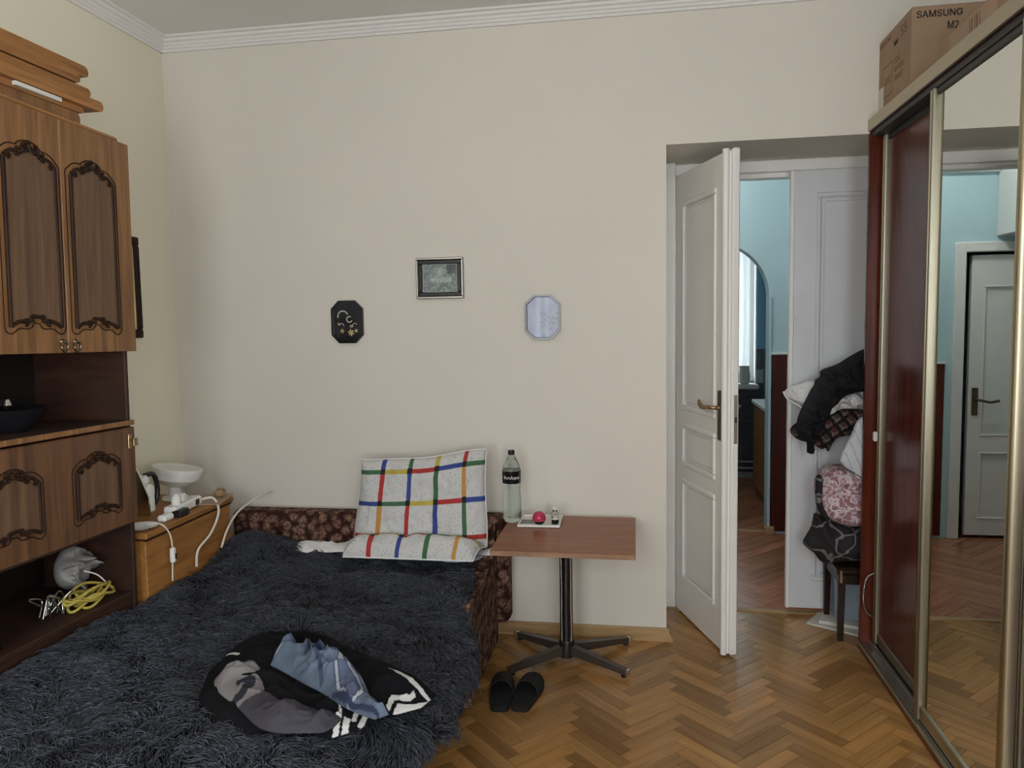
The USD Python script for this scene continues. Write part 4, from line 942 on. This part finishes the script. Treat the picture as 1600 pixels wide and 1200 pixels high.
rng = np.random.default_rng(5)
for (px_, pz_, n_, r_) in ((.018, -.055, 6, .016), (-.028, -.045, 5, .011), (.045, -.045, 5, .010), (.02, -.022, 5, .009), (-.045, -.01, 4, .008)):
    for k in range(n_):
        a = k*2*math.pi/n_+px_*40; e = trimesh.creation.icosphere(1, 1.0); e.apply_scale((r_*.6, .0025, r_*.28)); pet.append(move(e, (px_+r_*.55*math.cos(a), -.0105, pz_+r_*.55*math.sin(a)), ry=-a))
obj('blossom_inlay', cat(*pet), 'gold_leaf', pa)
pb, oi = plaque('octagonal_picture', 'octagonal picture with a pale blue reflection painted into its print and dark rim, right on the back wall', -.438, 1.572, .170, .214, .042, 'black_gloss')
p, t_, d_, n_ = fill(np.array(oi.exterior.coords)[:-1], .003, 0)
pn = np.c_[p*np.array([30, 9]), p[:, :1]*0]; tn = .34+.18*(meshkit.fbm(pn, 3, 3)-.5)+.16*np.exp(-((p[:, 0]+.02)/.012)**2)+.10*np.exp(-((p[:, 0]-.02)/.008)**2)
tn -= .10*((meshkit.noise(np.c_[p*120, p[:, :1]*0], 4) > .6) & (p[:, 1] < .03) & (p[:, 0] > -.01))
cc = np.stack([tn*.86, tn*.97, tn*1.32], 1)  # bluish reflection and its bright streaks are painted into the print colour
mm = stand(shell(p, t_, n_, np.full(len(p), .009), np.full(len(p), .004)))
obj('print', mm, 'glazed_print', pb, col=np.vstack([cc, cc[n_:]]))

# ================================================================== sliding wardrobe
WY0, WY1 = .9, 3.645
wd = thing('wardrobe', 'tall mahogany sliding wardrobe with a mirror door along the right wall', 'wardrobe', (0, 0, 0))
def wbox(name, x0, x1, y0, y1, z0, z1, m, c=.002, parent=wd, label=None): return obj(name, box(x0, x1, y0, y1, z0, z1, c), m, parent, label=label, smooth=False)
wbox('side_panel', WX+.002, RW-.02, WY1-.022, WY1, 0, 2.362, 'mahogany')
wbox('side_panel', WX+.002, RW-.02, WY0, WY0+.022, 0, 2.362, 'mahogany')
wbox('back_panel', RW-.02, RW-.012, WY0, WY1, 0, 2.41, 'mahogany_dark')
wbox('top_panel', WX+.002, RW-.02, WY0, WY1, 2.362, 2.408, 'mahogany_dark')
wbox('top_fascia', WX-.006, WX+.002, WY0, WY1+.004, 2.362, 2.414, 'champagne_metal', .002)
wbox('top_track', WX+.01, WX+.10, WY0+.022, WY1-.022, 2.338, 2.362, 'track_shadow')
wbox('plinth', WX, RW-.02, WY0+.0, WY1-.0, 0, .030, 'mahogany')
wbox('plinth_edge', WX-.003, WX+.012, WY0, WY1, .026, .036, 'champagne_metal', .003)
obj('bottom_track', cat(box(WX+.012, WX+.105, WY0+.022, WY1-.022, .030, .036), box(WX+.012, WX+.016, WY0+.022, WY1-.022, .036, .044), box(WX+.050, WX+.056, WY0+.022, WY1-.022, .036, .046), box(WX+.098, WX+.104, WY0+.022, WY1-.022, .036, .046)), 'grey_metal', wd, smooth=False)
def sdoor(x, y0, y1, panel, pname, st=.036):
    wides = {2.272: True}
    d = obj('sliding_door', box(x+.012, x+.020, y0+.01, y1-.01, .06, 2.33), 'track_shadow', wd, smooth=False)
    z0, z1 = .047, 2.338
    for a, b in ((y0, y0+st), (y1-st, y1)):
        wide = wides.get(a, False)
        c_ = (a+b)/2; hw = (b-a)/2
        sec = [(x+.022, a), (x+.022, b), (x-.004, b), (x-.013, b-.003), (x-.016, b-.007), (x-.013, b-.011), (x-.004, b-.014), (x-.004, a+.014), (x-.013, a+.011), (x-.016, a+.007), (x-.013, a+.003), (x-.004, a)]
        if wide: sec = [(x+.022, a), (x+.022, b), (x-.002, b), (x-.011, b-.007), (x-.016, c_), (x-.011, a+.007), (x-.002, a)]
        prof_ = prism(sec if Polygon(sec).exterior.is_ccw else sec[::-1], z1-z0); prof_.apply_translation((0, 0, z0))
        if not wide: obj('brush_strip', box(x-.008, x-.003, a+.013, b-.013, z0+.01, z1-.01), 'track_shadow', d, smooth=False)  # dark strip stands in for the shade inside the stile groove
        obj('stile', prof_, 'stile_metal' if not wide else 'champagne_metal', d, smooth=50)
    obj('rail', box(x-.004, x+.018, y0+st, y1-st, z0, z0+.05, .003), 'champagne_metal', d, smooth=False)
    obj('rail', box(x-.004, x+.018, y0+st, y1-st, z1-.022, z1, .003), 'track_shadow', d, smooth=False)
    obj(pname, box(x+.004, x+.012, y0+st-.004, y1-st+.004, z0+.048, z1-.02), panel, d, smooth=False)
    return d
da = sdoor(1.095, 3.0, 3.617, 'mahogany', 'wood_panel')
db = sdoor(1.046, 2.272, 2.945, 'mirror_glass', 'mirror')
dc = sdoor(1.095, 1.60, 2.31, 'mahogany', 'wood_panel')
dd = sdoor(1.046, .93, 1.63, 'mahogany', 'wood_panel')
obj('handle', tube(spline([(1.085, 3.60, .375), (1.05, 3.597, .355), (1.036, 3.596, .30), (1.036, 3.596, .24), (1.05, 3.597, .19), (1.085, 3.60, .165)], 8), .005, 8), 'grey_metal', da)
obj('latch', box(1.062, 1.082, 3.59, 3.612, .985, 1.03, .005), 'white_plastic', da)

# cartons on the wardrobe
def on_left(mesh, x): # drawn in xy, faces -x; the drawing runs towards -y
    v = tm(mesh).vertices; return trimesh.Trimesh(np.stack([x-v[:, 2], -v[:, 0], v[:, 1]], 1), tm(mesh).faces, process=False)
def on_front(mesh, y): return move(stand(mesh), (0, y, 0))
WT = 2.414
bx = thing('carton', 'big brown cardboard carton with black printing, standing on the far end of the wardrobe', 'box', (1.062, 3.235, WT-.004))
BW, BD, BH = .50, .40, .328
hole_ = box(-.1, .008, .15, .235, .245, .282, .012)
obj('carton_body', cut(box(0, BW, 0, BD, 0, BH, .002), hole_), 'cardboard', bx, smooth=False)
obj('flap_seam', box(.0, BW, .198, .202, BH, BH+.001), 'cardboard_light', bx)
def lettering(text, width, height, x, z, bold=True):
    t = meshkit.text_mesh(text, .04, .0008, bold); b = t.bounds
    t.apply_translation((-b[0, 0], -b[0, 1], 0)); t.apply_transform(np.diag([width/(b[1, 0]-b[0, 0]), height/(b[1, 1]-b[0, 1]), 1, 1])); t.apply_translation((x, z, 0)); return t
obj('brand_lettering', on_front(lettering('SAMSUNG', .165, .026, .016, .284), 0), 'box_ink', bx, smooth=False)
obj('model_lettering', on_front(lettering('M2', .040, .030, .128, .236), 0), 'box_ink', bx, smooth=False)
obj('small_lettering', on_front(lettering('UHD TV', .075, .018, .185, .252), 0), 'box_ink_faint', bx, smooth=False)
obj('hand_hole', box(.006, .010, .145, .24, .24, .287), 'box_ink', bx)  # black plate paints the shade inside the hand hole
def rect_outline(x0, x1, z0, z1, w): return prism(Polygon([(x0, z0), (x1, z0), (x1, z1), (x0, z1)], [[(x0+w, z0+w), (x0+w, z1-w), (x1-w, z1-w), (x1-w, z0+w)]]), .0008)
parts_ = [on_left(rect_outline(-.345, -.215, .07, .20, .004), 0)]
for s_, px_, pz_, h_ in (('UHD', -.318, .12, .030), ('REAL', -.195, .175, .022), ('4K HDR', -.195, .14, .022), ('SMART', -.195, .105, .022)):
    tx = meshkit.text_mesh(s_, h_, .0008); tx.apply_translation((px_, pz_, 0)); parts_.append(on_left(tx, 0))
obj('side_print', cat(*parts_), 'box_ink_faint', bx, smooth=False)
obj('side_lettering', on_left(lettering('SAMSUNG', .15, .020, -.39, .292), 0), 'box_ink_faint', bx, smooth=False)
obj('size_lettering', on_left(lettering('55', .07, .042, -.125, .258), 0), 'box_ink_faint', bx, smooth=False)
obj('tape_patch', box(-.0012, 0, .325, BD+.001, .035, .125), 'paper', bx)
lo = thing('carton', 'low brown carton with a pale label, in front of the big carton on the wardrobe', 'box', (1.05, 2.43, WT-.004))
obj('carton_body', box(0, .32, 0, .50, 0, .085, .002), 'cardboard', lo, smooth=False)
obj('label', box(-.001, 0, .06, .40, .012, .078), 'cardboard_light', lo)
bars = [box(-.0018, -.001, .17+.018*k, .17+.018*k+(.004, .009, .003, .007)[k % 4], .02, .07) for k in range(5)]
obj('bar_marks', cat(*bars), 'box_ink_faint', lo)

# ================================================================== chair with clothes between wardrobe and door
CX0, CX1, CY0, CY1 = .95, 1.34, 3.70, 4.0
cr = thing('wooden_chair', 'dark wooden chair buried under clothes between wardrobe and door', 'chair', (0, 0, 0))
obj('seat', box(CX0-.005, CX1+.005, CY0-.005, CY1+.01, .325, .362, .01), 'chair_wood', cr)
for x, y in ((CX0, CY0), (CX1-.035, CY0), (CX0, CY1-.035), (CX1-.035, CY1-.035)):
    lg = m3.Manifold.hull_points(np.array([(x+a*.035, y+b*.035, .327) for a in (0, 1) for b in (0, 1)] + [(x+.005+a*.024, y+.005+b*.024, 0) for a in (0, 1) for b in (0, 1)]))
    obj('leg', tm(lg), 'chair_wood', cr, smooth=False)
obj('apron', cat(box(CX0+.03, CX1-.03, CY0+.006, CY0+.022, .28, .327), box(CX0+.006, CX0+.022, CY0+.03, CY1-.03, .28, .327)), 'chair_wood', cr, smooth=False)
for y in (CY0+.005, CY1-.035):
    obj('back_post', box(CX1-.03, CX1, y, y+.03, .36, 1.0, .004), 'chair_wood', cr)
obj('back_rail', box(CX1-.025, CX1-.005, CY0+.03, CY1-.03, .90, 1.0, .004), 'chair_wood', cr)
obj('metal_tag', box(CX0+.004, CX0+.018, CY0-.009, CY0-.004, .29, .35, .001), 'brass', cr)
def heap(name, label, category, poly, yc, depth, m, seed, **kw):
    mm, c = puff(poly, yc, depth, seed=seed, **kw)
    return obj(name, mm, m, label=label, cat=category, smooth=True, col=c)
heap('patterned_cushion', 'black cushion with pale grey line pattern on the chair seat', 'cushion', [(.81, .445), (.818, .475), (.846, .53), (.862, .60), (.918, .575), (1.047, .545), (1.25, .54), (1.30, .48), (1.29, .40), (1.1, .372), (.99, .366), (.93, .350), (.89, .362), (.863, .398)], 3.80, .085, 'cushion_print', 1, amp=.012)
heap('folded_blanket', 'folded pink and white patterned blanket on the cushion', 'blanket', [(.862, .755), (.89, .815), (.941, .838), (1.041, .836), (1.2, .83), (1.28, .76), (1.28, .60), (1.2, .545), (1.05, .54), (.985, .545), (.918, .575), (.876, .62), (.864, .69)], 3.815, .115, 'pink_print', 2, amp=.028, freq=12)
heap('knit_scarf', 'narrow black and white knitted edge at the left of the pink blanket', 'scarf', [(.852, .78), (.868, .80), (.885, .77), (.885, .66), (.93, .58), (.905, .572), (.872, .61), (.852, .68)], 3.75, .05, 'cushion_print', 12, amp=.01, res=.006)
def paint_plaid(p):
    c = np.tile(np.array((.075, .055, .048)), (len(p), 1))
    a, b = p[:, 0]*.8+p[:, 1]*.6, -p[:, 0]*.6+p[:, 1]*.8
    for q, w_, k_ in ((a, .05, (.25, .20, .18)), (b, .05, (.25, .20, .18))): c[(q % w_) < .005] = k_
    for q in (a+.02, b+.02): c[((q) % .05) < .014] = (.02, .016, .016)
    c[(((a+.035) % .1) < .004)] = (.25, .03, .03)
    return c
heap('plaid_shirt', 'brown plaid shirt hanging out below the black jacket', 'shirt', [(.765, .99), (.80, 1.03), (.881, 1.065), (.994, 1.09), (1.2, 1.08), (1.2, .98), (1.001, .955), (.95, .885), (.935, .90), (.912, .895), (.868, .925), (.82, .935), (.785, .955)], 3.92, .06, 'knit', 3, paint=paint_plaid, res=.005, amp=.025)
heap('white_blouse', 'crumpled white blouse folded in under the black jacket', 'blouse', [(.875, 1.085), (.908, 1.125), (1.028, 1.208), (1.2, 1.21), (1.2, 1.10), (1.007, 1.10), (.937, 1.07), (.90, 1.065)], 3.87, .05, 'white_fabric', 4, amp=.035, back=.03, freq=20, res=.006)
heap('black_jacket', 'black jacket thrown on top of the heap on the chair', 'jacket', [(1.25, 1.42), (1.10, 1.40), (1.025, 1.364), (.961, 1.323), (.888, 1.294), (.884, 1.265), (.861, 1.246), (.856, 1.223), (.834, 1.184), (.782, 1.057), (.786, .966), (.824, .945), (.828, .895), (.838, .888), (.852, .892), (.858, .951), (.888, 1.012), (.938, 1.118), (1.028, 1.184), (1.2, 1.20), (1.28, 1.3)], 3.835, .10, 'black_fabric', 5, amp=.055, res=.007, back=.02, freq=15, edge=.035)
def paint_towel(p):
    c = np.tile(np.array((.62, .64, .68)), (len(p), 1)); a = p[:, 0]*.9+p[:, 1]*.35
    c[(a % .035) < .004] = (.35, .38, .45); c[(np.abs(p[:, 1]-p[:, 0]*-.6-1.425) < .004)] = (.08, .09, .14)
    return c
heap('striped_towel', 'white towel with thin stripes hanging beside the wardrobe', 'towel', [(1.033, 1.08), (.993, .999), (.949, .893), (.963, .852), (1.0, .82), (1.035, .785), (1.085, .80), (1.12, .9), (1.12, 1.08)], 3.70, .03, 'printed_cotton', 6, paint=paint_towel, res=.005, amp=.012)
cp = thing('sun_hat', 'white cloth sun hat poking out behind the black jacket', 'hat')
mm, _ = puff([(.737, 1.180), (.765, 1.207), (.81, 1.22), (.862, 1.24), (.93, 1.22), (.92, 1.14), (.86, 1.10), (.825, 1.10), (.786, 1.127), (.748, 1.147)], 3.93, .04, seed=7, amp=.028, freq=17, res=.006)
obj('crown', mm, 'white_fabric', cp, smooth=True)
obj('brim', tube(np.array([(x, 3.92-.06*math.sin(i/9*math.pi), z) for i, (x, z) in enumerate(spline([(.735, 1.18), (.745, 1.147), (.786, 1.122), (.825, 1.095), (.87, 1.085)], 2))]), .009, 8, flat=.6), 'white_fabric', cp)
bb = thing('paper_bag', 'pale blue paper bag standing under the chair', 'bag', (0, 0, 0))
obj('bag_body', tm(m3.Manifold.hull_points(np.array([(x, y, 0.03) for x in (.995, 1.20) for y in (3.90, 4.0)] + [(x, y, .30) for x in (.99, 1.21) for y in (3.93, 3.97)]))), 'paper_blue', bb, smooth=False)
obj('bag_rim', box(.99, 1.21, 3.925, 3.975, .285, .305, .002), 'paper_blue', bb)
obj('magazine', move(box(-.13, .13, -.09, .09, 0, .010, .001), (1.01, 3.905, .001), rz=-.55), 'paper', label='white magazine lying on the floor under the chair, bottom one', cat='magazine')
obj('magazine', move(box(-.12, .12, -.085, .085, 0, .016, .002), (1.05, 3.925, .012), rz=-.35), 'paper', label='thicker cream magazine lying on top of the white one under the chair', cat='magazine')
